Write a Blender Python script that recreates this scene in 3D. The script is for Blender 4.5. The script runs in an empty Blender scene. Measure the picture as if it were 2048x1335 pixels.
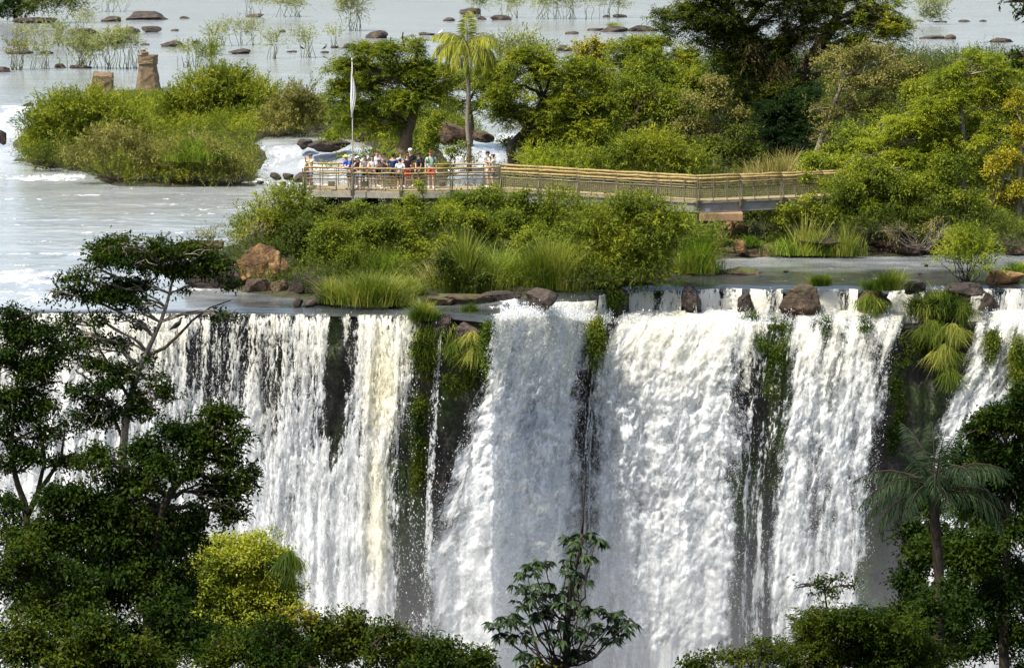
import bpy, bmesh, math, random
import numpy as np
from mathutils import Vector, Matrix
R = math.radians
sc = bpy.context.scene
COL = sc.collection

# ---------------------------------------------------------------- camera / projection helpers
PW, PH = 2048.0, 1335.0
FPX = 6150.0            # focal length in photo pixels
YHOR = -197.0           # photo row of the horizon
CAMZ = 16.5             # camera height above the near river
PITCH = math.atan((PH / 2 - YHOR) / FPX)
CP, SP = math.cos(PITCH), math.sin(PITCH)

def ray(px, py):
    a = (px - PW / 2) / FPX; b = (PH / 2 - py) / FPX
    return np.array([a, CP + b * SP, -SP + b * CP])

def at(px, py, Y):
    d = ray(px, py); k = Y / d[1]
    return np.array([d[0] * k, Y, CAMZ + d[2] * k])

def gnd(px, py, z=0.0):
    d = ray(px, py); k = (z - CAMZ) / d[2]
    return np.array([d[0] * k, d[1] * k, z])

def ppm(Y):                       # photo pixels per metre at distance Y
    return FPX / (Y * 1.0)

def row_of(z, Y):                 # photo row of height z at distance Y
    v = CP * 0
    dz = z - CAMZ
    depth = Y * CP - dz * SP; up = Y * SP + dz * CP
    return PH / 2 - FPX * up / depth

def px2x(px, Y, z=0.0):
    depth = Y * CP - (z - CAMZ) * SP
    return (px - PW / 2) / FPX * depth

# ---------------------------------------------------------------- noise
_rs = np.random.RandomState(7)
_perm = _rs.permutation(256); _perm = np.concatenate([_perm, _perm, _perm])
_grad = _rs.normal(size=(256, 3)); _grad /= np.linalg.norm(_grad, axis=1)[:, None]

def perlin(x, y, z=0.0):
    x, y, z = np.broadcast_arrays(np.asarray(x, float), np.asarray(y, float), np.asarray(z, float))
    xi, yi, zi = np.floor(x).astype(int), np.floor(y).astype(int), np.floor(z).astype(int)
    xf, yf, zf = x - xi, y - yi, z - zi
    u = xf**3 * (xf * (xf * 6 - 15) + 10); v = yf**3 * (yf * (yf * 6 - 15) + 10); w = zf**3 * (zf * (zf * 6 - 15) + 10)
    out = 0
    for dx in (0, 1):
        for dy in (0, 1):
            for dz in (0, 1):
                g = _grad[_perm[_perm[_perm[(xi + dx) & 255] + ((yi + dy) & 255)] + ((zi + dz) & 255)]]
                d = g[..., 0] * (xf - dx) + g[..., 1] * (yf - dy) + g[..., 2] * (zf - dz)
                out = out + d * (u if dx else 1 - u) * (v if dy else 1 - v) * (w if dz else 1 - w)
    return out * 1.5

def fbm(x, y, z=0.0, o=4, lac=2.0, g=0.5):
    s = 0; a = 1.0; t = 0
    for i in range(o):
        s = s + a * perlin(np.asarray(x) + i * 17.3, np.asarray(y) + i * 5.1, np.asarray(z) + i * 9.7)
        t += a; a *= g; x = np.asarray(x) * lac; y = np.asarray(y) * lac; z = np.asarray(z) * lac
    return s / t * 1.6

def sstep(a, b, x):
    t = np.clip((np.asarray(x, float) - a) / (b - a), 0, 1)
    return t * t * (3 - 2 * t)

# ---------------------------------------------------------------- object helpers
def tag(o, label=None, cat=None, group=None, kind=None):
    if label: o['label'] = label
    if cat: o['category'] = cat
    if group: o['group'] = group
    if kind: o['kind'] = kind
    return o

def thing(name, label, cat, loc, group=None, rz=0.0):
    o = bpy.data.objects.new(name, None); COL.objects.link(o)
    o.empty_display_size = 0.3
    o.location = tuple(loc); o.rotation_euler = (0, 0, rz)
    return tag(o, label, cat, group)

def link(name, me, mat=None, parent=None, loc=None):
    o = bpy.data.objects.new(name, me); COL.objects.link(o)
    if mat is not None: me.materials.append(mat)
    if parent is not None: o.parent = parent
    if loc is not None: o.location = tuple(loc)
    return o

def np_mesh(name, V, Fq, smooth=False, attrs=None, uv=None):
    """V (n,3); Fq (m,k) int array of equal sided faces"""
    V = np.asarray(V, np.float32); Fq = np.asarray(Fq, np.int32)
    me = bpy.data.meshes.new(name)
    n, m, k = len(V), len(Fq), Fq.shape[1]
    me.vertices.add(n); me.vertices.foreach_set('co', V.ravel())
    me.loops.add(m * k); me.loops.foreach_set('vertex_index', Fq.ravel())
    me.polygons.add(m)
    me.polygons.foreach_set('loop_start', np.arange(0, m * k, k, dtype=np.int32))
    me.polygons.foreach_set('loop_total', np.full(m, k, np.int32))
    if smooth: me.polygons.foreach_set('use_smooth', np.ones(m, bool))
    if attrs:
        for an, av in attrs.items():
            a = me.attributes.new(an, 'FLOAT', 'POINT'); a.data.foreach_set('value', np.asarray(av, np.float32))
    if uv is not None:
        ul = me.uv_layers.new(name='UVMap')
        ul.data.foreach_set('uv', np.asarray(uv, np.float32)[Fq.ravel()].ravel())
    me.update(calc_edges=True)
    return me

def grid_faces(nr, nc):
    i = np.arange((nr - 1) * (nc - 1)); r = i // (nc - 1); c = i % (nc - 1)
    a = r * nc + c
    return np.stack([a, a + 1, a + nc + 1, a + nc], 1)

class MB:
    """collects boxes, tubes and lathes; build() links them as one mesh object"""
    def __init__(s): s.v = []; s.f = []; s.sm = []
    def add(s, vs, fs, smooth=False):
        o = len(s.v); s.v += [tuple(map(float, p)) for p in vs]
        s.f += [tuple(i + o for i in f) for f in fs]; s.sm += [smooth] * len(fs)
    def box(s, c, size, rz=0.0, M=None, bev=0.0):
        bm = bmesh.new(); bmesh.ops.create_cube(bm, size=1.0)
        bmesh.ops.scale(bm, vec=size, verts=bm.verts)
        if bev: bmesh.ops.bevel(bm, geom=bm.edges[:], offset=bev, segments=1, affect='EDGES')
        X = Matrix.Translation(Vector([float(q) for q in c])) @ Matrix.Rotation(rz, 4, 'Z')
        if M is not None: X = X @ M
        bmesh.ops.transform(bm, matrix=X, verts=bm.verts)
        bm.verts.index_update()
        s.add([v.co for v in bm.verts], [[v.index for v in f.verts] for f in bm.faces]); bm.free()
    def beam(s, a, b, w, h, up=(0, 0, 1)):
        a, b = Vector([float(q) for q in a]), Vector([float(q) for q in b]); d = (b - a).normalized()
        u = Vector(up)
        if abs(d.dot(u)) > .98: u = Vector((0, 1, 0))
        sd = d.cross(u).normalized(); u = sd.cross(d)
        vs = []
        for p in (a, b):
            for i, j in ((-1, -1), (1, -1), (1, 1), (-1, 1)): vs.append(p + sd * i * w / 2 + u * j * h / 2)
        s.add(vs, [(0, 1, 2, 3), (7, 6, 5, 4), (0, 4, 5, 1), (1, 5, 6, 2), (2, 6, 7, 3), (3, 7, 4, 0)])
    def tube(s, pts, rad, n=6, cap=True, smooth=True):
        P = [Vector([float(q) for q in p]) for p in pts]; m = len(P)
        if not hasattr(rad, '__len__'): rad = [rad] * m
        vs = []; ref = None
        for i, p in enumerate(P):
            t = (P[min(i + 1, m - 1)] - P[max(i - 1, 0)])
            t = t.normalized() if t.length > 1e-9 else Vector((0, 0, 1))
            if ref is None:
                ref = Vector((1, 0, 0)) if abs(t.x) < .8 else Vector((0, 1, 0))
            sd = t.cross(ref).normalized(); ref = sd.cross(t).normalized()
            for k in range(n):
                a = 2 * math.pi * k / n
                vs.append(p + (ref * math.cos(a) + sd * math.sin(a)) * rad[i])
        fs = [(i * n + k, i * n + (k + 1) % n, (i + 1) * n + (k + 1) % n, (i + 1) * n + k) for i in range(m - 1) for k in range(n)]
        if cap: fs += [tuple(range(n - 1, -1, -1)), tuple((m - 1) * n + k for k in range(n))]
        s.add(vs, fs, smooth)
    def build(s, name, mat, parent=None, off=None):
        me = bpy.data.meshes.new(name)
        v = s.v
        if off is not None: v = [(p[0] - off[0], p[1] - off[1], p[2] - off[2]) for p in v]
        me.from_pydata(v, [], s.f)
        me.polygons.foreach_set('use_smooth', s.sm); me.update()
        return link(name, me, mat, parent)

# ---------------------------------------------------------------- materials
def nt(name):
    m = bpy.data.materials.new(name); m.use_nodes = True
    t = m.node_tree; t.nodes.clear()
    out = t.nodes.new('ShaderNodeOutputMaterial')
    return m, t, out

def nd(t, typ, **kw):
    n = t.nodes.new(typ)
    for k, v in kw.items():
        if k in n.inputs.keys() if isinstance(k, str) else False: n.inputs[k].default_value = v
        else: setattr(n, k, v)
    return n

def ramp(t, fac, stops, interp='LINEAR'):
    n = t.nodes.new('ShaderNodeValToRGB'); e = n.color_ramp; e.interpolation = interp
    while len(e.elements) < len(stops): e.elements.new(0.5)
    for el, (p, c) in zip(e.elements, stops):
        el.position = p; el.color = (c[0], c[1], c[2], 1) if hasattr(c, '__len__') else (c, c, c, 1)
    t.links.new(fac, n.inputs[0]); return n.outputs[0]

def noise(t, vec, scale, detail=3, rough=.55, dist=0.0):
    n = t.nodes.new('ShaderNodeTexNoise'); n.inputs['Scale'].default_value = scale
    n.inputs['Detail'].default_value = detail; n.inputs['Roughness'].default_value = rough; n.inputs['Distortion'].default_value = dist
    if vec is not None: t.links.new(vec, n.inputs['Vector'])
    return n.outputs['Fac']

def mapping(t, vec, scale=(1, 1, 1), loc=(0, 0, 0)):
    n = t.nodes.new('ShaderNodeMapping'); n.inputs['Scale'].default_value = scale; n.inputs['Location'].default_value = loc
    t.links.new(vec, n.inputs['Vector']); return n.outputs[0]

def math_(t, op, a, b=None, c=None):
    n = t.nodes.new('ShaderNodeMath'); n.operation = op
    for i, q in enumerate((a, b, c)):
        if q is None: continue
        if hasattr(q, 'links'): t.links.new(q, n.inputs[i])
        else: n.inputs[i].default_value = q
    return n.outputs[0]

def mixc(t, fac, a, b, mode='MIX'):
    n = t.nodes.new('ShaderNodeMix'); n.data_type = 'RGBA'; n.blend_type = mode
    for s, q in ((n.inputs[0], fac), (n.inputs[6], a), (n.inputs[7], b)):
        if hasattr(q, 'links'): t.links.new(q, s)
        elif hasattr(q, '__len__'): s.default_value = (q[0], q[1], q[2], 1)
        else: s.default_value = q
    return n.outputs[2]

def attr(t, name):
    n = t.nodes.new('ShaderNodeAttribute'); n.attribute_name = name; return n.outputs['Fac']

def coords(t, which='Object'):
    n = t.nodes.new('ShaderNodeTexCoord'); return n.outputs[which]

def world_pos(t):
    return t.nodes.new('ShaderNodeNewGeometry').outputs['Position']

def bump(t, h, strength, dist=0.1, normal=None):
    n = t.nodes.new('ShaderNodeBump'); n.inputs['Strength'].default_value = strength; n.inputs['Distance'].default_value = dist
    t.links.new(h, n.inputs['Height'])
    if normal is not None: t.links.new(normal, n.inputs['Normal'])
    return n.outputs[0]

def bsdf(t, out, col, rough=.6, spec=.3, normal=None, metal=0.0):
    p = t.nodes.new('ShaderNodeBsdfPrincipled')
    if hasattr(col, 'links'): t.links.new(col, p.inputs['Base Color'])
    else: p.inputs['Base Color'].default_value = (col[0], col[1], col[2], 1)
    if hasattr(rough, 'links'): t.links.new(rough, p.inputs['Roughness'])
    else: p.inputs['Roughness'].default_value = rough
    p.inputs['Specular IOR Level'].default_value = spec; p.inputs['Metallic'].default_value = metal
    if normal is not None: t.links.new(normal, p.inputs['Normal'])
    if out is not None: t.links.new(p.outputs[0], out.inputs[0])
    return p

def leaf_mat(name, dark, mid, light, trans=.35, rough=.5, scale=.7, spec=.1):
    m, t, out = nt(name)
    tint = attr(t, 'tint'); n = noise(t, world_pos(t), scale, 2)
    f = math_(t, 'ADD', math_(t, 'MULTIPLY', tint, .55), math_(t, 'MULTIPLY', n, .6))
    col = ramp(t, f, [(.25, dark), (.55, mid), (.88, light)])
    p = bsdf(t, None, col, rough, spec)
    tr = t.nodes.new('ShaderNodeBsdfTranslucent')
    tc = mixc(t, 1.0, col, (1.15, 1.2, .55), 'MULTIPLY'); t.links.new(tc, tr.inputs[0])
    mx = t.nodes.new('ShaderNodeMixShader'); mx.inputs[0].default_value = trans
    t.links.new(p.outputs[0], mx.inputs[1]); t.links.new(tr.outputs[0], mx.inputs[2]); t.links.new(mx.outputs[0], out.inputs[0])
    return m

def plain_mat(name, c, rough=.7, spec=.25, var=.25, scale=6.0, bmp=.15, metal=0.0):
    m, t, out = nt(name)
    co = coords(t); n = noise(t, co, scale, 4, .6)
    lo = tuple(q * (1 - var) for q in c); hi = tuple(min(1, q * (1 + var)) for q in c)
    col = ramp(t, n, [(.3, lo), (.7, hi)])
    bsdf(t, out, col, rough, spec, bump(t, noise(t, co, scale * 3, 3), bmp, .03), metal)
    return m

def rock_mat(name, dark, mid, light, moss=None, scale=1.0):
    m, t, out = nt(name)
    co = world_pos(t)
    n1 = noise(t, co, 1.1 * scale, 5, .6); n2 = noise(t, co, 6 * scale, 5, .65)
    f = math_(t, 'ADD', math_(t, 'MULTIPLY', n1, .65), math_(t, 'MULTIPLY', n2, .35))
    col = ramp(t, f, [(.34, dark), (.5, mid), (.66, light)])
    if moss:
        g = t.nodes.new('ShaderNodeSeparateXYZ'); t.links.new(t.nodes.new('ShaderNodeNewGeometry').outputs['Normal'], g.inputs[0])
        mf = ramp(t, math_(t, 'ADD', math_(t, 'MULTIPLY', g.outputs[2], .35), noise(t, co, 1.7 * scale, 4)), [(.80, 0), (.98, 1)])
        col = mixc(t, mf, col, moss)
    vo = t.nodes.new('ShaderNodeTexVoronoi'); vo.feature = 'DISTANCE_TO_EDGE'; vo.inputs['Scale'].default_value = .8 * scale; t.links.new(mapping(t, co, (1, 1, 2.2)), vo.inputs['Vector'])
    h = math_(t, 'ADD', math_(t, 'ADD', noise(t, co, 4 * scale, 6, .65), math_(t, 'MULTIPLY', noise(t, co, 14 * scale, 3), .4)), math_(t, 'MULTIPLY', math_(t, 'MINIMUM', vo.outputs[0], .06), 3.0))
    bsdf(t, out, col, .8, .25, bump(t, h, .8, .12))
    return m
# ================================================================ the setting: light, air, camera
cam = bpy.data.cameras.new('camera'); camo = bpy.data.objects.new('camera', cam); COL.objects.link(camo)
cam.sensor_fit = 'HORIZONTAL'; cam.sensor_width = 36.0; cam.lens = FPX / PW * 36.0
cam.clip_start = 0.5; cam.clip_end = 9000.0
camo.location = (0, 0, CAMZ); camo.rotation_euler = (math.pi / 2 - PITCH, 0, 0)
sc.camera = camo

SUN_EL, SUN_AZ = R(61), R(-126)     # azimuth from +Y (away from the camera) towards +X
w = bpy.data.worlds.new('World'); sc.world = w; w.use_nodes = True
wt = w.node_tree; wt.nodes.clear()
wo = wt.nodes.new('ShaderNodeOutputWorld'); bg = wt.nodes.new('ShaderNodeBackground'); sky = wt.nodes.new('ShaderNodeTexSky')
sky.sky_type = 'NISHITA'; sky.sun_disc = False; sky.sun_elevation = SUN_EL; sky.sun_rotation = SUN_AZ
sky.air_density = 1.0; sky.dust_density = 3.5; sky.ozone_density = 1.0
bg.inputs[1].default_value = 0.145
wt.links.new(sky.outputs[0], bg.inputs[0]); wt.links.new(bg.outputs[0], wo.inputs[0])
sun = bpy.data.lights.new('sun', 'SUN'); sun.energy = 4.4; sun.angle = R(.53); sun.color = (1.0, .95, .86)
suno = bpy.data.objects.new('sun', sun); COL.objects.link(suno)
sdir = Vector((math.sin(SUN_AZ) * math.cos(SUN_EL), math.cos(SUN_AZ) * math.cos(SUN_EL), math.sin(SUN_EL)))
suno.rotation_euler = sdir.to_track_quat('Z', 'Y').to_euler(); suno.location = (0, 100, 60)
sc.view_settings.view_transform = 'Standard'; sc.view_settings.look = 'None'
sc.view_settings.exposure = 0.84; sc.view_settings.gamma = 1.0; sc.view_settings.use_curve_mapping = False
sc.render.engine = 'CYCLES'
cy = sc.cycles
cy.use_denoising = True
try: cy.denoiser = 'OPENIMAGEDENOISE'; cy.denoising_input_passes = 'RGB_ALBEDO_NORMAL'
except Exception: pass
cy.max_bounces = 6; cy.diffuse_bounces = 3; cy.glossy_bounces = 3; cy.transmission_bounces = 4
cy.transparent_max_bounces = 12; cy.volume_bounces = 0
cy.use_adaptive_sampling = True; cy.adaptive_threshold = 0.01
cy.caustics_reflective = False; cy.caustics_refractive = False

# ================================================================ lines of the river
# lip of the upper river (column in the photo -> distance), and of the lower ledge
LIP = np.array([(-1500, 123), (-400, 124.2), (0, 124.7), (400, 124.7), (640, 124.5), (830, 124.0), (900, 123.6), (985, 122.4), (1040, 124.5), (1110, 127), (1190, 129.4),
                (1240, 131.8), (1500, 132.1), (1800, 131.8), (2050, 132.2), (2500, 132), (3600, 131)], float)
LOW = np.array([(-1500, 123), (-400, 124.2), (0, 124.7), (400, 124.7), (640, 124.5), (830, 124.0), (900, 123.4), (985, 122.2), (1040, 124.0), (1110, 126), (1190, 128.4),
                (1240, 129.8), (1500, 129.6), (1800, 129.2), (2050, 129.4), (2500, 130), (3600, 129)], float)
LEDGE = np.array([(-1500, -.12), (985, -.15), (1110, -.45), (1190, -1.1), (1240, -1.25), (3600, -1.25)], float)
MIST = .10
def lip(px): return np.interp(px, LIP[:, 0], LIP[:, 1]) + perlin(np.asarray(px, float) * .06, 1.3, 8.2) * .12 + perlin(np.asarray(px, float) * .021, 3.3, 1.2) * np.interp(px, [900, 1000, 1150, 1250], [.16, .12, .12, .45])
def low(px): return np.interp(px, LOW[:, 0], LOW[:, 1]) + perlin(np.asarray(px, float) * .06, 1.3, 8.2) * .12 + perlin(np.asarray(px, float) * .012, 7.3, 4.2) * np.interp(px, [900, 1000, 1150, 1250], [.16, .12, .12, .22])
def ledge(px): return np.interp(px, LEDGE[:, 0], LEDGE[:, 1])
UP_Z = 1.5                           # height of the upper pool beyond the rapids
RAP = np.array([(-3000, 222), (-200, 216), (60, 212), (330, 205), (480, 193), (620, 189), (800, 187), (1000, 188), (1100, 192), (2200, 190), (5000, 190)], float)
def rapid(px): return np.interp(px, RAP[:, 0], RAP[:, 1])

def poly_world(pts): return np.array([(px2x(p, d), d) for p, d in pts])
LAND = [poly_world([(450, 147), (452, 140), (480, 131), (640, 127.2), (850, 126.8), (1000, 128), (1130, 130), (1350, 133.5), (1425, 138.5), (1440, 142.5),
                    (1700, 143.3), (1870, 144), (2048, 145), (2500, 146), (2700, 290), (1500, 285), (1290, 262), (1130, 225), (1060, 196), (1010, 178), (960, 172), (900, 170), (800, 166), (640, 160), (560, 156)]),
        poly_world([(40, 197), (120, 191), (200, 184), (235, 179.5), (380, 178.5), (505, 179.8), (512, 186), (525, 197), (640, 201), (730, 192), (790, 178), (850, 178), (870, 190), (960, 201), (900, 208), (700, 208), (640, 214), (480, 222), (330, 226), (160, 222), (60, 212)])]

def poly_sd(P, x, y):
    """signed distance, positive inside"""
    x = np.asarray(x, float); y = np.asarray(y, float)
    dmin = np.full(x.shape, 1e9); ins = np.zeros(x.shape, bool)
    for i in range(len(P)):
        ax, ay = P[i]; bx, by = P[(i + 1) % len(P)]
        ex, ey = bx - ax, by - ay
        t = np.clip(((x - ax) * ex + (y - ay) * ey) / (ex * ex + ey * ey), 0, 1)
        dmin = np.minimum(dmin, np.hypot(x - ax - t * ex, y - ay - t * ey))
        c = ((ay > y) != (by > y)) & (x < (bx - ax) * (y - ay) / ((by - ay) if by != ay else 1e-9) + ax)
        ins ^= c
    return np.where(ins, dmin, -dmin)

def land_h(x, y):
    n = fbm(np.asarray(x) * .25, np.asarray(y) * .25, 3.1, 4)
    s = np.maximum(poly_sd(LAND[0], x, y), poly_sd(LAND[1], x, y)) + n * .6
    h = np.where(s > 0, .45 * (1 - np.exp(-s * .35)), s * .5)
    rr = rapid(PW / 2 + np.asarray(x) / np.asarray(y) * FPX); back = UP_Z * sstep(rr - 7, rr + 3, y)
    return np.clip(h, -1.5, 3) + back + n * .12

def water_z(px, d):
    n = perlin(px * .012, d * .25, 1.7) * 1.8
    r = rapid(px) + n
    return UP_Z * sstep(r - 5.5, r + 4.0, d)

# ---- materials of the setting
def river_mat():
    m, t, out = nt('river_water')
    pos = world_pos(t); foam = attr(t, 'foam')
    w1 = noise(t, mapping(t, pos, (.9, 2.2, 1)), 1.0, 4, .6, .3)
    w2 = noise(t, mapping(t, pos, (.12, .35, 1)), 1.0, 3, .55, .4)
    w3 = noise(t, mapping(t, pos, (3.5, 7, 1)), 1.0, 2, .5)
    h = math_(t, 'ADD', math_(t, 'ADD', w1, math_(t, 'MULTIPLY', w2, 2.2)), math_(t, 'MULTIPLY', w3, .25))
    nrm = bump(t, h, .24, .1)
    deep = ramp(t, w2, [(.35, (.21, .228, .235)), (.65, (.29, .305, .305))])
    deep = mixc(t, attr(t, 'dim_refl'), deep, (.03, .034, .032))  # darker reflection mixed into the water colour itself
    p = bsdf(t, None, deep, .1, .5, nrm); p.inputs['IOR'].default_value = 1.333
    fn = noise(t, mapping(t, pos, (1.5, .55, 1.5)), 1.0, 7, .75, .8)
    ff = ramp(t, math_(t, 'ADD', math_(t, 'MULTIPLY', foam, .85), math_(t, 'MULTIPLY', math_(t, 'SUBTRACT', fn, .5), 2.6)), [(.42, 0), (.8, 1)])
    f = bsdf(t, None, (.8, .8, .77), .6, .3, bump(t, fn, .8, .2))
    mx = t.nodes.new('ShaderNodeMixShader'); t.links.new(ff, mx.inputs[0])
    t.links.new(p.outputs[0], mx.inputs[1]); t.links.new(f.outputs[0], mx.inputs[2]); t.links.new(mx.outputs[0], out.inputs[0])
    return m
M_RIVER = river_mat()
M_BASALT = rock_mat('basalt', (.012, .01, .009), (.035, .028, .023), (.09, .07, .055), moss=(.045, .075, .012))
M_GROUND = rock_mat('bank_ground', (.012, .010, .006), (.032, .026, .014), (.07, .055, .03), moss=(.028, .04, .009))
M_HILL = rock_mat('forest_floor', (.008, .007, .004), (.02, .018, .008), (.035, .035, .014))

# ---- the river: one sheet from the lip to far upstream
FOAM = [  # photo column, row, half width, half height in photo pixels, strength, height of the water there
    (90, 354, 100, 8, 1.0, 0), (60, 352, 90, 4, .7, 0), (165, 508, 60, 6, .8, 0), (40, 556, 120, 16, 1.15, 0), (90, 590, 100, 12, .8, 0), (10, 250, 34, 28, 1.0, .8), (35, 213, 60, 5, .9, 1.5),
    (150, 218, 60, 4, .5, 1.5), (640, 575, 50, 4, .9, 0), (690, 268, 25, 10, .8, 1.2), (900, 300, 120, 20, .75, .8), (1000, 310, 60, 18, .7, .6), (560, 318, 90, 8, .5, .6), (520, 338, 70, 5, .6, .2),
    (600, 342, 60, 8, .5, .1), (470, 345, 30, 4, .6, .1), (560, 380, 60, 4, .6, 0), (1030, 605, 40, 8, .9, 0), (860, 590, 40, 5, .7, 0), (1015, 285, 30, 14, .8, 1.2), (1010, 552, 200, 5, .0, 0),
    (300, 470, 120, 5, .35, 0), (330, 410, 130, 4, .25, 0), (190, 440, 150, 4, .22, 0), (1020, 612, 70, 9, .7, 0), (1700, 560, 200, 5, .35, 0), (1750, 535, 140, 4, .25, 0), (650, 590, 160, 4, .25, 0), (1900, 572, 60, 6, .6, 0)]
t_ = np.concatenate([np.linspace(-.6, -.2, 30, endpoint=False), np.linspace(-.2, .2, 560), np.linspace(.2, .6, 31)[1:]])
px_ = PW / 2 + t_ * FPX
k_ = np.concatenate([[-.22, -.18, -.14, -.09, -.04], np.linspace(0, 1, 330) ** 1.15 * 100, 100 + (np.linspace(0, 1, 190)[1:] ** 2.2) * 500, [750, 1000, 1500, 2500, 4500]])
Dg = lip(px_)[None, :] + k_[:, None] + .05
Pg = np.repeat(px_[None, :], len(k_), 0)
Zg = water_z(Pg, Dg)
Xg = t_[None, :] * Dg
foam = np.zeros_like(Zg)
for (fx, fy, hw, hh, st, fz) in FOAM:
    c = gnd(fx, fy, fz); a = hw / ppm(c[1]); b = abs(gnd(fx, fy + hh, fz)[1] - c[1])
    q = np.sqrt(((Xg - c[0]) / a) ** 2 + ((Dg - c[1]) / b) ** 2)
    foam = np.maximum(foam, .85 * st * (1 - sstep(.1, 1.35, q + .5 * fbm(Xg * .35, Dg * .9, 4.4, 3))))
slope = np.abs(np.gradient(Zg, axis=0) / np.maximum(np.gradient(Dg, axis=0), 1e-3))
foam = np.maximum(foam, np.clip(slope * 1.6, 0, .5))
nw = fbm(Xg * .9, Dg * 1.1, 2.2, 5)
Zg = Zg + nw * (.025 + .24 * np.clip(foam, 0, 1)) * sstep(0, 3, k_)[:, None] - .04 * (1 - sstep(0, 2.5, k_))[:, None] - .08 * (1 - sstep(0, .6, k_))[:, None] - (np.clip(-k_, 0, 1) ** 1.7 * 1.6)[:, None]
# riffles: long broken streaks of foam over the fast water left of the island, and ripple lines below the rapids
rz = (1 - sstep(-2, 6, Xg + 6 + .0 * Dg)) * (1 - sstep(172, 184, Dg)) * sstep(1.5, 5, Dg - lip(px_)[None, :])
st1 = fbm(Xg * .16, Dg * .75, 9.1, 4); foam = np.maximum(foam, rz * np.clip(st1 * 1.0 - .05, 0, .5))
rz2 = np.exp(-((Dg - rapid(Pg) + 7) / 9) ** 2); foam = np.maximum(foam, rz2 * np.clip(fbm(Xg * .3, Dg * .9, 5.5, 4) * 1.5 + .1, 0, .72))
dim_refl = (1 - sstep(1.0, 9.0, Dg - lip(px_)[None, :])) * sstep(250, 520, Pg) + .4 * sstep(1150, 1250, Pg) * (1 - sstep(9, 13, Dg - lip(px_)[None, :]))  # dim reflections near the lip and in the right pool, painted as colour
dim_refl = np.maximum(dim_refl, (1 - sstep(.0, .6, k_))[:, None] * .9)
dim_refl = np.clip(dim_refl + .35 * fbm(Xg * .4, Dg * .6, 3.9, 3) * (dim_refl > .05), 0, 1)
me = np_mesh('river', np.stack([Xg, Dg, Zg], -1).reshape(-1, 3), grid_faces(*Zg.shape), True, {'foam': foam.ravel(), 'dim_refl': dim_refl.ravel()})
tag(link('river', me, M_RIVER), 'wide pale river above the falls, dotted with rocks and flooded shrubs', 'river', kind='structure')

# ---- islands and bank
gx = np.arange(-38, 52, .5); gy = np.arange(126, 292, .6)
GX, GY = np.meshgrid(gx, gy)
GZ = land_h(GX, GY)
pxg = PW / 2 + GX / GY * FPX
gf = grid_faces(*GX.shape)
gf = gf[((GY > lip(pxg) + .7) & (GZ > -1.0)).ravel()[gf].all(1)]
me = np_mesh('ground', np.stack([GX, GY, GZ], -1).reshape(-1, 3), gf, True)
tag(link('ground', me, M_GROUND), 'dark rocky bank of the islands under the bushes', 'ground', kind='structure')

# ---- the cliff behind the falls
cpx = np.arange(-1500, 3600, 5.0); nc = len(cpx)
L1, L2, LZ = lip(cpx), low(cpx), ledge(cpx)
rows = []
for d, z in ((L1 + 9, -1.2), (L1 + 2, -.35), (L1 + .25, -.22), (L1 + .3, LZ * .5 - .1), (L1 + .25, LZ - .15), (L2 * .5 + L1 * .5, LZ - .2), (L2 + .15, LZ - .2)):
    rows.append((np.asarray(d, float), np.asarray(z, float) + np.zeros(nc)))
for k in np.linspace(.3, 26, 120):
    rows.append((L2 + .5 - .05 * k, LZ - .2 - k))
CD = np.array([r[0] for r in rows]); CZ = np.array([r[1] for r in rows]); CX = (cpx[None, :] - PW / 2) / FPX * CD
dep = np.clip((LZ[None, :] - CZ) / 1.5, 0, 1)
nr = fbm(CX * .45, CZ * .35, 4.4, 4); nb = np.abs(fbm(CX * 1.3, CZ * .8, 8.8, 3)); blk = np.floor(fbm(CX * .8, CZ * .18, 1.1, 2) * 4) / 4
CD = CD + dep * (nr * .45 + blk * .25 - .35 * nb + .25)
me = np_mesh('cliff', np.stack([CX, CD, CZ], -1).reshape(-1, 3), grid_faces(*CD.shape)[:, ::-1], True)
def cliff_mat():
    m, t, out = nt('wet_cliff')
    co = world_pos(t)
    st = noise(t, mapping(t, co, (1.2, 1, .35)), 1.6, 5, .62); fine = noise(t, co, 7, 5, .65); patch = noise(t, mapping(t, co, (.5, 1, .16)), 1.0, 3, .5)
    col = ramp(t, math_(t, 'ADD', math_(t, 'MULTIPLY', st, .6), math_(t, 'MULTIPLY', fine, .4)), [(.36, (.006, .006, .0065)), (.52, (.018, .016, .015)), (.7, (.05, .038, .03))])
    mossc = ramp(t, fine, [(.35, (.014, .028, .006)), (.65, (.05, .08, .012))])
    col = mixc(t, ramp(t, math_(t, 'ADD', math_(t, 'MULTIPLY', patch, .75), math_(t, 'MULTIPLY', fine, .3)), [(.52, 0), (.62, 1)]), col, mossc)
    bsdf(t, out, col, .55, .4, bump(t, math_(t, 'ADD', st, math_(t, 'MULTIPLY', fine, .5)), .8, .2))
    return m
tag(link('cliff', me, cliff_mat()), 'dark wet basalt cliff with moss behind the falling water', 'cliff', kind='structure')

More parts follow.
